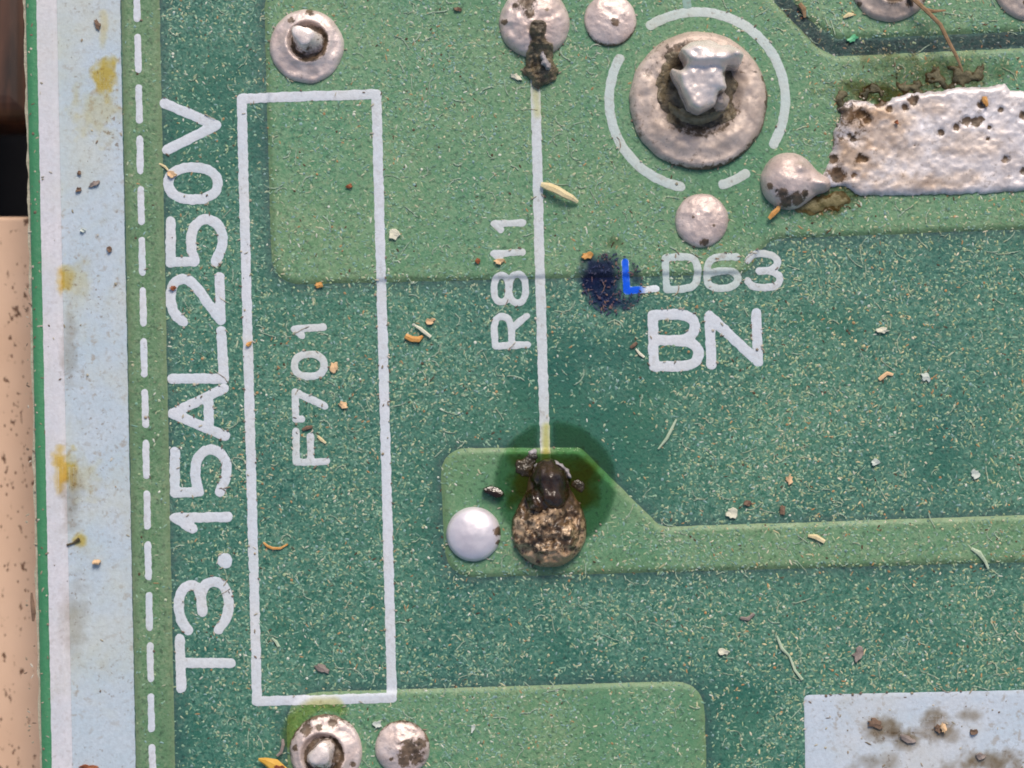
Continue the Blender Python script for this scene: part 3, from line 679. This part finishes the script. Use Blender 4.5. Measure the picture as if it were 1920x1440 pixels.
fr = sd_stroke([[(1500, 386), (1540, 384), (1572, 372)]], 30, 17, 16, 2)
blob('flux_residue', fr, (1466, 340, 1616, 422), lambda x, y, d: H(x, y) + .002 + .007 * np.clip(-d / 12, 0, 1) + (fnoise(x, y, 10, 3) - .5) * .010 * np.clip(-d / 5, 0, 1), zg, plain_mat('olive_flux', (.10, .085, .03), (.20, .17, .08), .5, 20, .6), board, 2.5)['label'] = 'olive brown flux below the silvery patch'
fr0 = sd_stroke([[(1578, 182), (1640, 172), (1690, 158), (1740, 152), (1800, 150), (1830, 140)]], 40, 0, 17, 4)
fr = lambda x, y: fr0(x, y) * .9 + (fnoise(x, y, 20, 4) - .38) * 95
blob('flux_residue', fr, (1540, 105, 1880, 214), lambda x, y, d: H(x, y) + .002 + .006 * np.clip(-d / 10, 0, 1) + (fnoise(x, y, 9, 5) - .5) * .012 * np.clip(-d / 6, 0, 1), zg, plain_mat('dirty_flux_crust', (.045, .042, .022), (.18, .155, .085), .6, 24, .7), board, 2.5)['label'] = 'dark crusty flux along the top of the silvery patch'

# ------------------------------------------------------------------ the burnt joint
def f10(x, y): return smin(np.hypot(x - 1030, y - 993) - 70, sd_seg(x, y, (1028, 905), (1029, 960)) - 36, 42) + (fnoise(x, y, 20, 6) - .5) * 4
def z10(x, y, d):
    return H(x, y) + .006 + .10 * (1 - (1 - np.clip(-d / 60, 0, 1)) ** 2) ** .5 + (fnoise(x, y, 20, 2) - .5) * .08 * np.clip(-d / 12, 0, 1) + (fnoise(x, y, 8, 3) - .5) * .025 * np.clip(-d / 8, 0, 1)
d10 = blots([(1020, 985, 28), (1046, 975, 22), (1000, 1010, 16), (1062, 968, 18), (1016, 1010, 20), (1010, 1052, 7), (985, 965, 18), (1075, 945, 10), (1040, 1020, 14), (1000, 940, 30), (1060, 930, 24)])
def dd10(x, y, d): return np.maximum(np.maximum(np.maximum(d10(x, y, d) * .75, .54 * sstep(1062, 1020, y)), 1.1 * sstep(972, 936, y)), .75 * np.clip(1 + d / 9, 0, 1) * sstep(1040, 1000, y))
bj = blob('solder_joint', f10, (945, 855, 1115, 1080), z10, zg, M['burnt'], board, 2.5, {'dirt': dd10})
bj['label'] = 'burnt brown solder joint at the foot of the printed line'
fc = lambda x, y: smin(sd_seg(x, y, (1030, 893), (1034, 925)) - 32, sd_seg(x, y, (1000, 930), (1004, 945)) - 16, 16) + (fnoise(x, y, 24, 1) - .5) * 12
blob('charred_lead', fc, (976, 846, 1086, 985), lambda x, y, d: H(x, y) + .040 + .10 * (1 - (1 - np.clip(-d / 34, 0, 1)) ** 2) ** .6 + .035 * sstep(900, 960, y) + (fnoise(x, y, 26, 5) - .5) * .018 + (fnoise(x * 2.2, y * .4, 18, 3) - .5) * .016, lambda x, y: H(x, y), M['char'], bj, 2.5)
fc = sd_stroke([smooth_line([(1006, 874), (1022, 866), (1048, 868), (1064, 884), (1068, 894)])], 7, 5, 7, 5)
blob('flux_crust', fc, (990, 850, 1084, 908), lambda x, y, d: H(x, y) + .045 + .025 * np.clip(-d / 4, 0, 1) + (fnoise(x, y, 7, 5) - .5) * .03, lambda x, y: H(x, y), M['resin_grey'], bj, 2)
def bead(circles, mat, h, seed, amp=9):
    def f(x, y):
        d = np.full(np.shape(x), 1e9)
        for cx_, cy_, r_ in circles: d = smin(d, np.hypot(x - cx_, y - cy_) - r_, 8)
        return d + (fnoise(x, y, 13, seed) - .5) * amp
    bx = bbox([[(c[0] - c[2], c[1] - c[2]), (c[0] + c[2], c[1] + c[2])] for c in circles], 12)
    return blob('flux_crust', f, bx, lambda x, y, d: H(x, y) + .004 + h * np.clip(-d / 9, 0, 1) ** .6 + (fnoise(x, y, 9, seed) - .5) * h * .7 * np.clip(-d / 4, 0, 1), lambda x, y: H(x, y) - .002, M[mat], bj, 2)
bead([(988, 870, 15), (982, 884, 11), (1000, 856, 10), (972, 866, 5)], 'wet_char', .012, 2, 14)
bead([(1082, 906, 9), (1090, 918, 6)], 'wet_char', .008, 3, 12)
bead([(1003, 845, 5), (996, 850, 4)], 'resin_grey', .018, 6, 7)
# films: clear flux halo, scorch, ink, stains
def film(name, sdf, box, mat, soft, lift, parent=board, label=None, step=3, peak=1.0, occ=0, zf=None):
    o = blob(name, sdf, box, (lambda x, y, d: zf(x, y) + lift) if zf else (lambda x, y, d: H(x, y) + lift), (lambda x, y: zf(x, y) + lift - .0004) if zf else (lambda x, y: H(x, y) + lift - .0004), mat, parent, step, {'dens': lambda x, y, d: peak * np.clip(-d / soft, 0, 1)}, occ=occ)
    if label: o['label'] = label
    return o
film('clear_flux', lambda x, y: np.maximum(np.hypot(x - 1041, (y - 907) * .97) - 117 + (fnoise(x, y, 70, 3) - .5) * 4 + (fnoise(x, y, 16, 2) - .5) * 8, 10.5 - np.abs(x - 1022.6) - np.where(y > 850, 30, 0)), (890, 760, 1180, 1040), M['flux'], 14, .0045, label='dark glossy flux halo around the burnt joint', occ=.93)
film('scorched_flux', lambda x, y: np.maximum(np.hypot(x - 1036, (y - 905) / 1.0) - 92 + (fnoise(x, y, 30, 4) - .5) * 44, (838 - y) * .6 + (fnoise(x, y, 14, 3) - .5) * 16), (920, 785, 1170, 1035), M['scorch'], 26, .0060, occ=.9)
fL = sd_stroke([[(1172, 491), (1175, 545), (1230, 541)]], 14.5, 1.3, 8, 1)
fI = lambda x, y: np.hypot((x - 1146 - (y - 530) * .22) / 1.05, (y - 530) / 1.0) - 62 + (fnoise(x, y, 22, 3) - .5) * 26
film('ink_blot', lambda x, y: np.maximum(fI(x, y), -fL(x, y)), (1050, 440, 1250, 620), M['ink'], 22, .0050, label='dark blue ink blot beside the letter L', step=2)
blob('ink_stroke', lambda x, y: np.maximum(fL(x, y) + .6, x - 1212 + (fnoise(x, y, 6, 2) - .5) * 8), (1156, 476, 1240, 560), lambda x, y, d: H(x, y) + .0048, lambda x, y: H(x, y) + .0044, M['ink_letter'], board, 2,
     {'dens': lambda x, y, d: np.clip((1212 - x) / 16, 0, 1)}, occ=0)['label'] = 'bright blue inked part of the letter L'
film('yellow_stain', lambda x, y: np.abs(np.hypot(x - 612, y - 1390) - 70) - 20 + np.where(y > 1400, 60, 0) + np.where(x > 640, (x - 640) * 1.2, 0) + (fnoise(x, y, 25, 3) - .5) * 12, (500, 1280, 700, 1420), M['yellow'], 12, .0052, label='yellow stain above the bottom solder joint', occ=.2, peak=.75)
film('yellow_stain', sd_stroke([[(1024, 800), (1024, 862)]], 22, 2, 10, 3), (1000, 780, 1050, 880), M['yellow'], 9, .0075, label='yellowed foot of the printed line')
film('grime', sd_stroke([[(1003, 150), (1008, 215)]], 22, 2, 10, 3), (985, 130, 1026, 235), M['yellow'], 9, .0076, peak=.6)
for (px, py, rx, ry, lb, pk_) in [(196, 142, 20, 34, 'rust yellow stain near the top of the white stripe', 1.2), (180, 205, 40, 52, None, .35), (125, 520, 15, 26, 'small rust stain on the white ridge, upper one', .9), (122, 878, 20, 34, 'rust stain on the white ridge, lower one', 1.1), (150, 900, 40, 40, None, .3), (148, 1010, 12, 12, None, .9), (140, 525, 34, 30, None, .3), (194, 60, 8, 34, None, .35)]:
    film('rust_stain', sd_circ(px, py, 1.3, .75, 15, 2, rx, ry), (px - 2 * rx, py - 2 * ry, px + 2 * rx, py + 2 * ry), M['rust_stain'], .8, .0052, label=lb, step=2.5, peak=pk_)
fch = sd_stroke([[(1466, 0), (1530, 70), (1562, 88), (1600, 90), (BX1 - 40, 66)]], 32, 5, 16, 3)
film('grime', fch, (1430, -20, BX1 - 20, 125), film_mat('blue_grey_grime', (.74, .66, .72), .6, .1, .4, 18), 6, .0030, label='grey grime filling the dark channel', peak=.9)
for px, py, rx, ry, pk_ in [(1660, 1362, 34, 24, .8), (1700, 1382, 40, 18, .8), (1748, 1345, 26, 18, .7), (1760, 1372, 40, 20, .7), (1850, 1428, 70, 22, .8), (1640, 1430, 40, 20, .5), (1820, 1340, 22, 10, .5), (1150, 455, 20, 12, .4), (140, 1160, 26, 70, .25), (135, 930, 18, 60, .35), (130, 650, 14, 70, .3), (1770, 130, 120, 26, .5), (1660, 120, 60, 30, .35), (1650, 172, 90, 24, 1.0), (1760, 150, 90, 18, .9), (1600, 330, 40, 40, .6), (1640, 240, 60, 50, .5), (1760, 300, 90, 50, .4), (1545, 380, 50, 26, .8), (1590, 365, 30, 20, .6)]:
    film('grime', sd_circ(px, py, 1.3, .7, 16, 3, rx, ry), (px - 2.2 * rx, py - 2.2 * ry, px + 2.2 * rx, py + 2.2 * ry), M['grime'], .9, .0054, step=3, peak=pk_)

zfl = lambda x, y: zt(x, y, np.minimum(ft(x, y), 0))
for k, (px, py, rx, ry, pk_) in enumerate([(1610, 215, 50, 26, .9), (1590, 300, 40, 44, .8), (1680, 215, 50, 30, .6), (1690, 290, 70, 36, .55), (1700, 345, 90, 22, .6), (1790, 340, 80, 22, .45), (1650, 250, 60, 30, .5), (1830, 270, 60, 40, .4), (1745, 200, 40, 20, .35)]):
    film('grime', lambda x, y, px=px, py=py, rx=rx, ry=ry: np.maximum(sd_circ(px, py, 1.2, .8, 22, k % 5, rx, ry)(x, y), (ft(x, y) + 3) / 20), (px - 2.2 * rx, py - 2.2 * ry, px + 2.2 * rx, py + 2.2 * ry), M['tan_grime'], .9, .0025, step=3, peak=pk_, zf=zfl)
# ------------------------------------------------------------------ loose bits lying on the board
def gz(px, py): return float(H(np.array([px]), np.array([py]))[0])
def sliver(name, pts, widths, mat, label, cat, thick=.5, lift=.004, arch=0.0, seed=0, group=None, flat=True):
    """irregular six-sided strip along a path of photograph pixels"""
    rnd = random.Random(seed); c = pts[len(pts) // 2]; ox, oy, oz = X(c[0]), Y(c[1]), gz(*c)
    P = [np.array((X(p[0]), Y(p[1]))) for p in pts]; V = []; F = []; n = len(P)
    for i, p in enumerate(P):
        tdir = P[min(i + 1, n - 1)] - P[max(i - 1, 0)]; tdir = tdir / (np.linalg.norm(tdir) + 1e-9); nn = np.array((-tdir[1], tdir[0]))
        wv = widths[i] / S / 2 if isinstance(widths, (list, tuple)) else widths / S / 2
        wv *= 1 + (rnd.random() - .5) * .35; th = max(wv * 2 * thick, .004)
        z0 = oz + lift + arch * math.sin(math.pi * i / max(1, n - 1))
        for a in range(6):
            an = math.pi * a / 3 + .3
            q = p + nn * math.cos(an) * wv * (1 + (rnd.random() - .5) * .25)
            V.append((q[0] - ox, q[1] - oy, z0 - oz + th * .5 + math.sin(an) * th * .5))
    for i in range(n - 1):
        for a in range(6): F.append([i * 6 + a, i * 6 + (a + 1) % 6, i * 6 + 6 + (a + 1) % 6, i * 6 + 6 + a])
    F.append([5, 4, 3, 2, 1, 0]); F.append([(n - 1) * 6 + a for a in range(6)])
    o = mesh_obj(name, V, F, mat, None, False); o.location = (ox, oy, oz)
    return tag(o, label, cat, group)
def flake(name, px, py, rx, ry, mat, label, cat='flake', ang=0, n=14, th=.007, curl=.006, seed=0, lift=.003, jag=.34, group=None):
    rnd = random.Random(seed); V = []; F = []
    ca, sa = math.cos(ang), math.sin(ang)
    for lvl in (0, 1):
        for k in range(n):
            a = 2 * math.pi * k / n; rr = 1 + (random.Random(seed * 31 + k).random() - .5) * 2 * jag
            u, v = rx * rr * math.cos(a), ry * rr * math.sin(a); s = .88 if lvl else 1
            V.append(((u * ca - v * sa) * s / S, (u * sa + v * ca) * s / S, lift + lvl * th + curl * (.5 + .5 * math.cos(a * 2 + seed))))
    V.append((0, 0, lift + th * 1.15 + curl * .3)); V.append((0, 0, lift))
    for k in range(n):
        k2 = (k + 1) % n
        F += [[k, k2, n + k2, n + k], [n + k, n + k2, 2 * n], [k2, k, 2 * n + 1]]
    o = mesh_obj(name, V, F, mat, None, False); o.location = (X(px), Y(py), gz(px, py))
    return tag(o, label, cat, group)
sliver('wood_splinter', [(1014, 347), (1028, 351), (1044, 358), (1058, 367), (1072, 373), (1083, 380)], [10, 15, 15, 14, 13, 7], M['straw'], 'pale wood splinter lying right of the printed line', 'splinter', .6, .012, .02, 1)
sliver('plant_bit', [(760, 630), (772, 636), (785, 637), (793, 630)], [9, 13, 11, 5], M['amber'], 'orange curled husk right of the printed rectangle', 'plant bit', .6, seed=2)
sliver('plant_bit', [(778, 610), (788, 616), (798, 624), (808, 632)], [4, 6, 7, 7], M['cream'], 'pale shred touching the orange curled husk', 'plant bit', .6, .012, seed=3)
flake('plant_bit', 806, 603, 9, 6, M['peach'], 'peach crumb just above the orange curled husk', 'plant bit', .3, seed=4)
flake('pale_flake', 739, 441, 12, 11, M['cream'], 'round pale seed-like flake right of the printed rectangle', seed=5, n=10)
flake('peach_flake', 627, 689, 8, 11, M['peach'], 'peach flake beside the zero of F701', seed=6)
flake('peach_flake', 643, 759, 9, 6, M['peach'], 'small peach flake right of the 7 of F701', ang=-.5, seed=7)
sliver('plant_bit', [(567, 806), (576, 802), (586, 800)], [5, 9, 6], M['bark'], 'small brown shred at the F of F701', 'plant bit', .5, seed=61)
sliver('plant_bit', [(596, 818), (603, 824), (611, 831)], [5, 7, 4], M['straw'], 'small straw shred right of the F of F701', 'plant bit', .5, seed=62)
sliver('plant_bit', [(494, 1017), (502, 1024), (512, 1028), (526, 1028), (540, 1020)], [4, 6, 7, 6, 3], M['amber'], 'curved amber fibre inside the lower printed rectangle', 'fibre', .6, seed=8)
sliver('plant_bit', [(1268, 786), (1258, 806), (1250, 822), (1234, 842)], [4, 7, 6, 3], M['straw_green'], 'greenish straw lying below the letters BN', 'fibre', .6, seed=9)
flake('cream_flake', 1371, 962, 11, 11, M['cream'], 'cream flake just above the lower copper track', seed=10)
sliver('wood_splinter', [(1514, 1004), (1528, 1006), (1545, 1015)], [5, 11, 8], M['straw'], 'small pale splinter on the copper track', 'splinter', .6, seed=11)
sliver('plant_bit', [(1820, 1028), (1834, 1036), (1846, 1052), (1852, 1066)], [6, 9, 7, 4], M['straw_green'], 'greenish straw across the copper track edge at right', 'fibre', .6, seed=12)
flake('bark_chip', 1402, 943, 8, 6, M['bark'], 'dark chip above the copper track beside the cream flake', 'chip', .7, seed=13)
flake('bark_chip', 1466, 956, 6, 10, M['bark'], 'dark upright chip above the copper track', 'chip', .1, seed=14)
flake('peach_flake', 1480, 899, 6, 9, M['peach'], 'orange flake standing above the dark upright chip', seed=15)
flake('cream_flake', 1828, 889, 9, 9, M['white_flake'], 'white flake above the right end of the copper track', seed=16)
flake('cream_flake', 1640, 867, 8, 6, M['white_flake'], 'white flake midway between BN and right edge', seed=17)
flake('cream_flake', 1655, 620, 11, 6, M['cream'], 'cream flake right of the letters BN', seed=18)
sliver('plant_bit', [(1648, 712), (1655, 706), (1663, 700), (1674, 703)], [7, 10, 9, 5], M['peach'], 'peach shred below and right of the letters BN', 'plant bit', .5, seed=19)
flake('cream_flake', 1736, 706, 8, 10, M['white_flake'], 'white flake right of the peach shred', seed=20, ang=.6)
sliver('plant_bit', [(1182, 652), (1188, 648), (1194, 642)], [6, 8, 5], M['bark'], 'dark crumb left of the letter B', 'chip', .5, seed=21)
sliver('plant_bit', [(1192, 654), (1200, 664), (1208, 670)], [3, 6, 4], M['cream'], 'pale shred left of the letter B', 'fibre', .5, seed=22)
flake('peach_flake', 936, 490, 10, 6, M['peach'], 'peach crumb on the second 1 of R811', seed=23, lift=.006)
flake('amber_flake', 1102, 479, 12, 7, M['amber'], 'amber crumb on the upper rim of the ink blot', ang=.3, seed=24, lift=.006)
flake('bark_chip', 896, 489, 5, 6, M['rust'], 'dark red speck left of R811', 'chip', seed=25)
flake('cream_flake', 968, 145, 11, 6, M['cream'], 'cream chip beside the flux below the top joint', ang=-.5, seed=26)
sliver('dry_root', [(1690, -14), (1712, 8), (1735, 30), (1756, 52), (1772, 84), (1788, 112), (1800, 138)], [8, 9, 8, 9, 7, 6, 3], M['twig'], 'thin dry root across the dark channel at the top right', 'root', .7, .05, .02, 27)
sliver('dry_root', [(1728, 22), (1746, 26), (1768, 24)], [9, 8, 4], M['twig'], 'short side shoot beside the dry root', 'root', .7, .05, .0, 28)
sliver('plant_bit', [(1498, 8), (1506, 18), (1508, 34)], [9, 10, 5], M['twig'], 'brown shred beside the dark channel at the top', 'plant bit', .5, seed=29)
sliver('plant_bit', [(1580, 34), (1590, 29), (1600, 28)], [4, 8, 5], M['straw'], 'straw shred below the cut solder joint', 'plant bit', .5, seed=30)
flake('green_bit', 1598, 73, 10, 6, M['green_bit'], 'bright green crumb in the dark channel', 'crumb', .4, seed=31)
sliver('plant_bit', [(1440, 411), (1448, 402), (1456, 394), (1461, 384)], [8, 10, 9, 7], M['amber'], 'orange shred below the dome joined to the silvery patch', 'plant bit', .7, .02, seed=32)
flake('amber_flake', 1843, 190, 5, 11, M['amber'], 'amber flake on the silvery patch', ang=.3, seed=33, lift=.03)
flake('rust_chip', 1678, 231, 5, 4, M['rust'], 'red speck on the silvery patch', 'chip', seed=34, lift=.03)
flake('peach_flake', 322, 327, 9, 7, M['peach'], 'peach crumb on the zero of T3.15AL250V', ang=-.4, seed=35, lift=.005)
sliver('plant_bit', [(297, 307), (303, 309), (310, 313), (316, 320)], [3, 4, 4, 3], M['straw'], 'fine thread running to the peach crumb', 'fibre', .7, seed=36)
flake('rust_chip', 325, 540, 6, 5, M['rust'], 'dark red speck on the 2 of T3.15AL250V', 'chip', seed=37, lift=.006)
flake('rust_chip', 467, 645, 7, 4, M['amber'], 'rusty crumb on the left side of the printed rectangle', 'chip', .6, seed=38, lift=.006)
flake('rust_chip', 184, 47, 5, 10, M['bark'], 'brown chip at the top of the white stripe', 'chip', .35, seed=39, lift=.005)
flake('bark_chip', 177, 345, 11, 5, M['grey_flake'], 'grey brown flake on the white stripe', 'chip', .5, seed=40, lift=.005)
flake('bark_chip', 148, 356, 6, 5, M['bark'], 'dark crumb left of the grey brown flake', 'chip', seed=41, lift=.005)
flake('bark_chip', 149, 325, 4, 4, M['bark'], 'tiny dark crumb above the grey brown flake', 'chip', seed=64, lift=.005)
flake('white_flake', 156, 432, 5, 4, M['white_flake'], 'tiny white flake on the white stripe', seed=42, lift=.005)
flake('bark_chip', 206, 468, 5, 6, M['bark'], 'dark chip near the right edge of the white stripe', 'chip', .5, seed=43, lift=.005)
flake('orange_crumb', 182, 1054, 7, 6, M['peach'], 'orange crumb on the lower white stripe', 'crumb', seed=44, lift=.006, th=.02)
sliver('plant_bit', [(126, 1022), (138, 1018), (150, 1010)], [5, 5, 8], M['resin'], 'brown thread on the white ridge', 'fibre', .6, seed=45, lift=.006)
flake('bark_chip', 165, 1438, 16, 5, M['rust'], 'reddish chip on the white stripe at the bottom edge', 'chip', seed=46, lift=.005)
sliver('leaf_bit', [(486, 1421), (500, 1424), (515, 1432), (535, 1446)], [5, 16, 22, 26], M['yellow_leaf'], 'yellow orange husk at the left of the bottom joint', 'husk', .35, .03, seed=47)
flake('leaf_bit', 528, 1438, 12, 9, M['rust'], 'reddish husk core on the yellow orange husk', 'husk', .3, seed=48, lift=.075)
sliver('leaf_bit', [(520, 1416), (528, 1409), (532, 1395), (531, 1384)], [6, 6, 7, 6], M['grey_flake'], 'pale curled stalk above the yellow orange husk', 'husk', .6, .02, seed=49)
flake('grey_flake', 604, 1252, 14, 7, M['grey_flake'], 'grey brown flake near the bottom of the printed rectangle', ang=-.5, seed=50)
sliver('plant_bit', [(510, 1196), (518, 1203), (523, 1212)], [4, 6, 5], M['straw_green'], 'pale bent fibre low in the printed rectangle', 'fibre', .6, seed=51)
flake('grey_flake', 1610, 1226, 10, 15, M['grey_flake'], 'grey brown flake above the white block', ang=-.5, seed=52)
sliver('plant_bit', [(1456, 1192), (1466, 1216), (1480, 1230), (1490, 1256), (1504, 1274)], [4, 6, 4, 5, 6], M['straw_green'], 'long pale straw above the left end of the white block', 'fibre', .6, seed=53)
sliver('plant_bit', [(1388, 1158), (1402, 1160), (1414, 1150)], [5, 8, 6], M['grey_flake'], 'grey shred above the long pale straw', 'plant bit', .5, seed=54)
flake('cream_flake', 1357, 1222, 10, 6, M['cream'], 'cream flake right of the lower copper area', seed=55)
flake('bark_chip', 1641, 1356, 15, 9, M['bark'], 'brown chip on the white block, leftmost one', 'chip', -.3, seed=56, lift=.006)
flake('bark_chip', 1700, 1384, 16, 7, M['grey_flake'], 'grey chip on the white block', 'chip', -.4, seed=57, lift=.006)
flake('orange_crumb', 1768, 1364, 6, 10, M['peach'], 'orange crumb on the white block', 'crumb', seed=58, lift=.006, th=.02)
flake('bark_chip', 1758, 1366, 7, 8, M['bark'], 'dark crumb beside the orange crumb on the white block', 'chip', seed=59, lift=.006)
flake('bark_chip', 1825, 1372, 7, 6, M['bark'], 'dark round crumb right of the orange crumb on the white block', 'chip', seed=60, lift=.006)
flake('bark_chip', 1838, 1418, 9, 7, M['grey_flake'], 'grey crumb low on the white block', 'chip', seed=65, lift=.006)
flake('white_flake', 887, 1364, 4, 8, M['white_flake'], 'white sliver on the copper right of the bottom domes', ang=-.3, seed=66)
flake('white_flake', 708, 1357, 8, 7, M['white_flake'], 'white flake between the two bottom joints', ang=.4, seed=67)
flake('resin_crumb', 925, 921, 19, 9, M['char'], 'glossy black crumb left of the burnt joint', 'crumb', -.25, n=10, seed=63, th=.035)
flake('bark_chip', 858, 18, 7, 5, M['bark'], 'brown speck left of the joint with brown flux', 'chip', seed=68)
flake('amber_flake', 598, 535, 7, 5, M['amber'], 'amber crumb on the lower edge of the upper copper area', seed=69, lift=.004)
flake('bark_chip', 655, 350, 6, 5, M['rust'], 'reddish speck inside the upper printed rectangle', 'chip', seed=70)
wc = sliver('leaf_shard', [(57, 1112), (59, 1130), (61, 1150), (60, 1166)], [4, 9, 10, 5], M['bark'], 'brown shard at the board edge over the table', 'chip', .5, seed=71)
wc.location.z = -.03

# ------------------------------------------------------------------ dust: tens of thousands of grains and fibres, one mass
def build_dust(n):
    px = rng.uniform(48, BX1 - 5, n); py = rng.uniform(BY0 + 5, BY1 - 5, n)
    occ = samp(OCC, px, py); ps = samp(PSD, px, py)
    dens = .18 + 1.05 * fnoise(px, py, 46, 2) + .7 * (fnoise(px, py, 260, 4) - .5)
    dens *= .85 + .3 * np.clip((px - 600) / 1000, 0, 1)
    dens *= np.where((px - py / 1440 * 29) < 300, .16, 1.0)
    dens *= 1 - occ * np.where(occ < .8, .98 / .75, 1.0).clip(0, 1.3)
    dens *= np.where((ps > 0) & (ps < 30), .45 + .55 * ps / 30, 1)
    dens *= 1 - .75 * np.exp(-(((px - 1040) / 130) ** 2 + ((py - 820) / 95) ** 2))
    dens *= 1 - .8 * np.exp(-(((px - 870) / 48) ** 2 + ((py - 920) / 75) ** 2))
    dens *= np.where((np.hypot(px - 1309, py - 190) < 185), .4, 1)
    dens *= 1 - .75 * clean(px, py)
    k = rng.random(n) < np.clip(dens, .0, 1)
    px, py = px[k], py[k]; m = len(px)
    z = samp(HF, px, py) + np.where(samp(OCC, px, py) > .2, .004, .0) + np.where(np.hypot(px - 1148, py - 532) < 58, .0055, 0)
    u = rng.random(m) ** .85
    ln = np.where(u < .50, 1.8 + 5.0 * rng.random(m) ** 1.6, np.where(u < .985, rng.uniform(5, 10, m), rng.uniform(9, 18, m)))
    wd = np.where(u < .50, ln * rng.uniform(.6, .95, m), rng.uniform(1.7, 3.4, m))
    a = rng.uniform(0, math.pi, m)
    # bent fibres: short runs of linked segments
    nf_ = 650; fx, fy, fz, fl, fw, fa = [], [], [], [], [], []
    pick = rng.choice(m, nf_, replace=False)
    for i_ in pick:
        if px[i_] - py[i_] / 1440 * 29 < 300: continue
        x_, y_, a_ = px[i_], py[i_], rng.uniform(0, 6.28); cv = rng.normal(0, .35); L_ = rng.uniform(4, 8); w_ = rng.uniform(1.3, 2.4)
        for _ in range(rng.integers(3, 6)):
            fx.append(x_); fy.append(y_); fz.append(z[i_] + .003); fl.append(L_ * 1.5); fw.append(w_); fa.append(a_)
            x_ += math.cos(a_) * L_; y_ += math.sin(a_) * L_; a_ += cv + rng.normal(0, .15)
    px = np.append(px, fx); py = np.append(py, fy); z = np.append(z, fz); ln = np.append(ln, fl); wd = np.append(wd, fw); a = np.append(a, fa); fib = np.arange(len(px)) >= m; m = len(px)
    tilt = rng.normal(0, .12, m) * ln
    hgt = wd * rng.uniform(.2, .45, m)
    ca, sa = np.cos(a), np.sin(a)
    loc = np.array([(-1, 0, 0), (-.4, -1, 0), (.5, -.9, 0), (1, 0, 0), (.45, 1, 0), (-.5, .85, 0), (-.35, .05, 1), (.4, -.05, 1)])
    V = np.zeros((m, 8, 3))
    for q in range(8):
        lx = loc[q, 0] * ln / 2; ly = loc[q, 1] * wd / 2 + (loc[q, 0] ** 2) * rng.normal(0, .5, m)
        V[:, q, 0] = (px + lx * ca - ly * sa - 960) / S; V[:, q, 1] = (720 - (py + lx * sa + ly * ca)) / S
        V[:, q, 2] = z + .0006 + loc[q, 2] * hgt / S
    tri = [(0, 6, 1), (1, 6, 7), (1, 7, 2), (2, 7, 3), (3, 7, 4), (4, 7, 6), (4, 6, 5), (5, 6, 0)]
    Fc = (np.array(tri)[None] + (np.arange(m) * 8)[:, None, None]).reshape(-1, 3)
    pal = np.array([(.20, .36, .26), (.27, .42, .29), (.33, .43, .25), (.17, .31, .25), (.42, .48, .33), (.52, .52, .34), (.62, .64, .54), (.40, .26, .13), (.10, .07, .045), (.24, .38, .36)])
    pr = np.array([.24, .22, .16, .15, .09, .035, .02, .02, .015, .06]); pr /= pr.sum()
    c = pal[rng.choice(len(pal), m, p=pr)] * rng.uniform(.70, 1.05, m)[:, None]
    c[fib] = np.array((.30, .39, .29)) * rng.uniform(.75, 1.2, fib.sum())[:, None]
    dry = np.array([(.34, .28, .20), (.42, .38, .28), (.20, .15, .11), (.50, .46, .38)])
    onp = (samp(OCC, px, py) > .2) | (px - py / 1440 * 29 < 228)
    c[onp] = dry[rng.choice(4, onp.sum())] * rng.uniform(.6, 1.1, onp.sum())[:, None]
    ink = np.hypot(px - 1148, py - 532) < 58
    c[ink] = np.array([(.10, .065, .08), (.17, .11, .095), (.045, .045, .08), (.03, .04, .09), (.04, .05, .10)])[rng.choice(5, ink.sum())]
    sand = rng.random(m) < np.clip((px - 1100) / 1600, 0, .35)
    c[sand & ~onp & ~ink] *= np.array([1.25, 1.08, .95])
    me = bpy.data.meshes.new('dust')
    me.vertices.add(m * 8); me.vertices.foreach_set('co', V.reshape(-1).astype(np.float32))
    nf = len(Fc); me.loops.add(nf * 3); me.loops.foreach_set('vertex_index', Fc.reshape(-1).astype(np.int32))
    me.polygons.add(nf); me.polygons.foreach_set('loop_start', np.arange(nf, dtype=np.int32) * 3)
    at = me.attributes.new('tone', 'FLOAT_COLOR', 'POINT')
    cc = np.ones((m, 8, 4), np.float32); cc[:, :, :3] = c[:, None, :]; at.data.foreach_set('color', cc.reshape(-1))
    me.update(calc_edges=True); me.validate()
    mt, N, L, B = newmat('dust_grains'); an = N.new('ShaderNodeAttribute'); an.attribute_name = 'tone'
    L.new(an.outputs['Color'], B.inputs['Base Color']); B.inputs['Roughness'].default_value = .85; B.inputs['Specular IOR Level'].default_value = .2
    me.materials.append(mt)
    o = link(bpy.data.objects.new('dust', me)); return tag(o, 'fine pale dust grains and fibres strewn over the green board', 'dust', kind='stuff')
build_dust(120000)
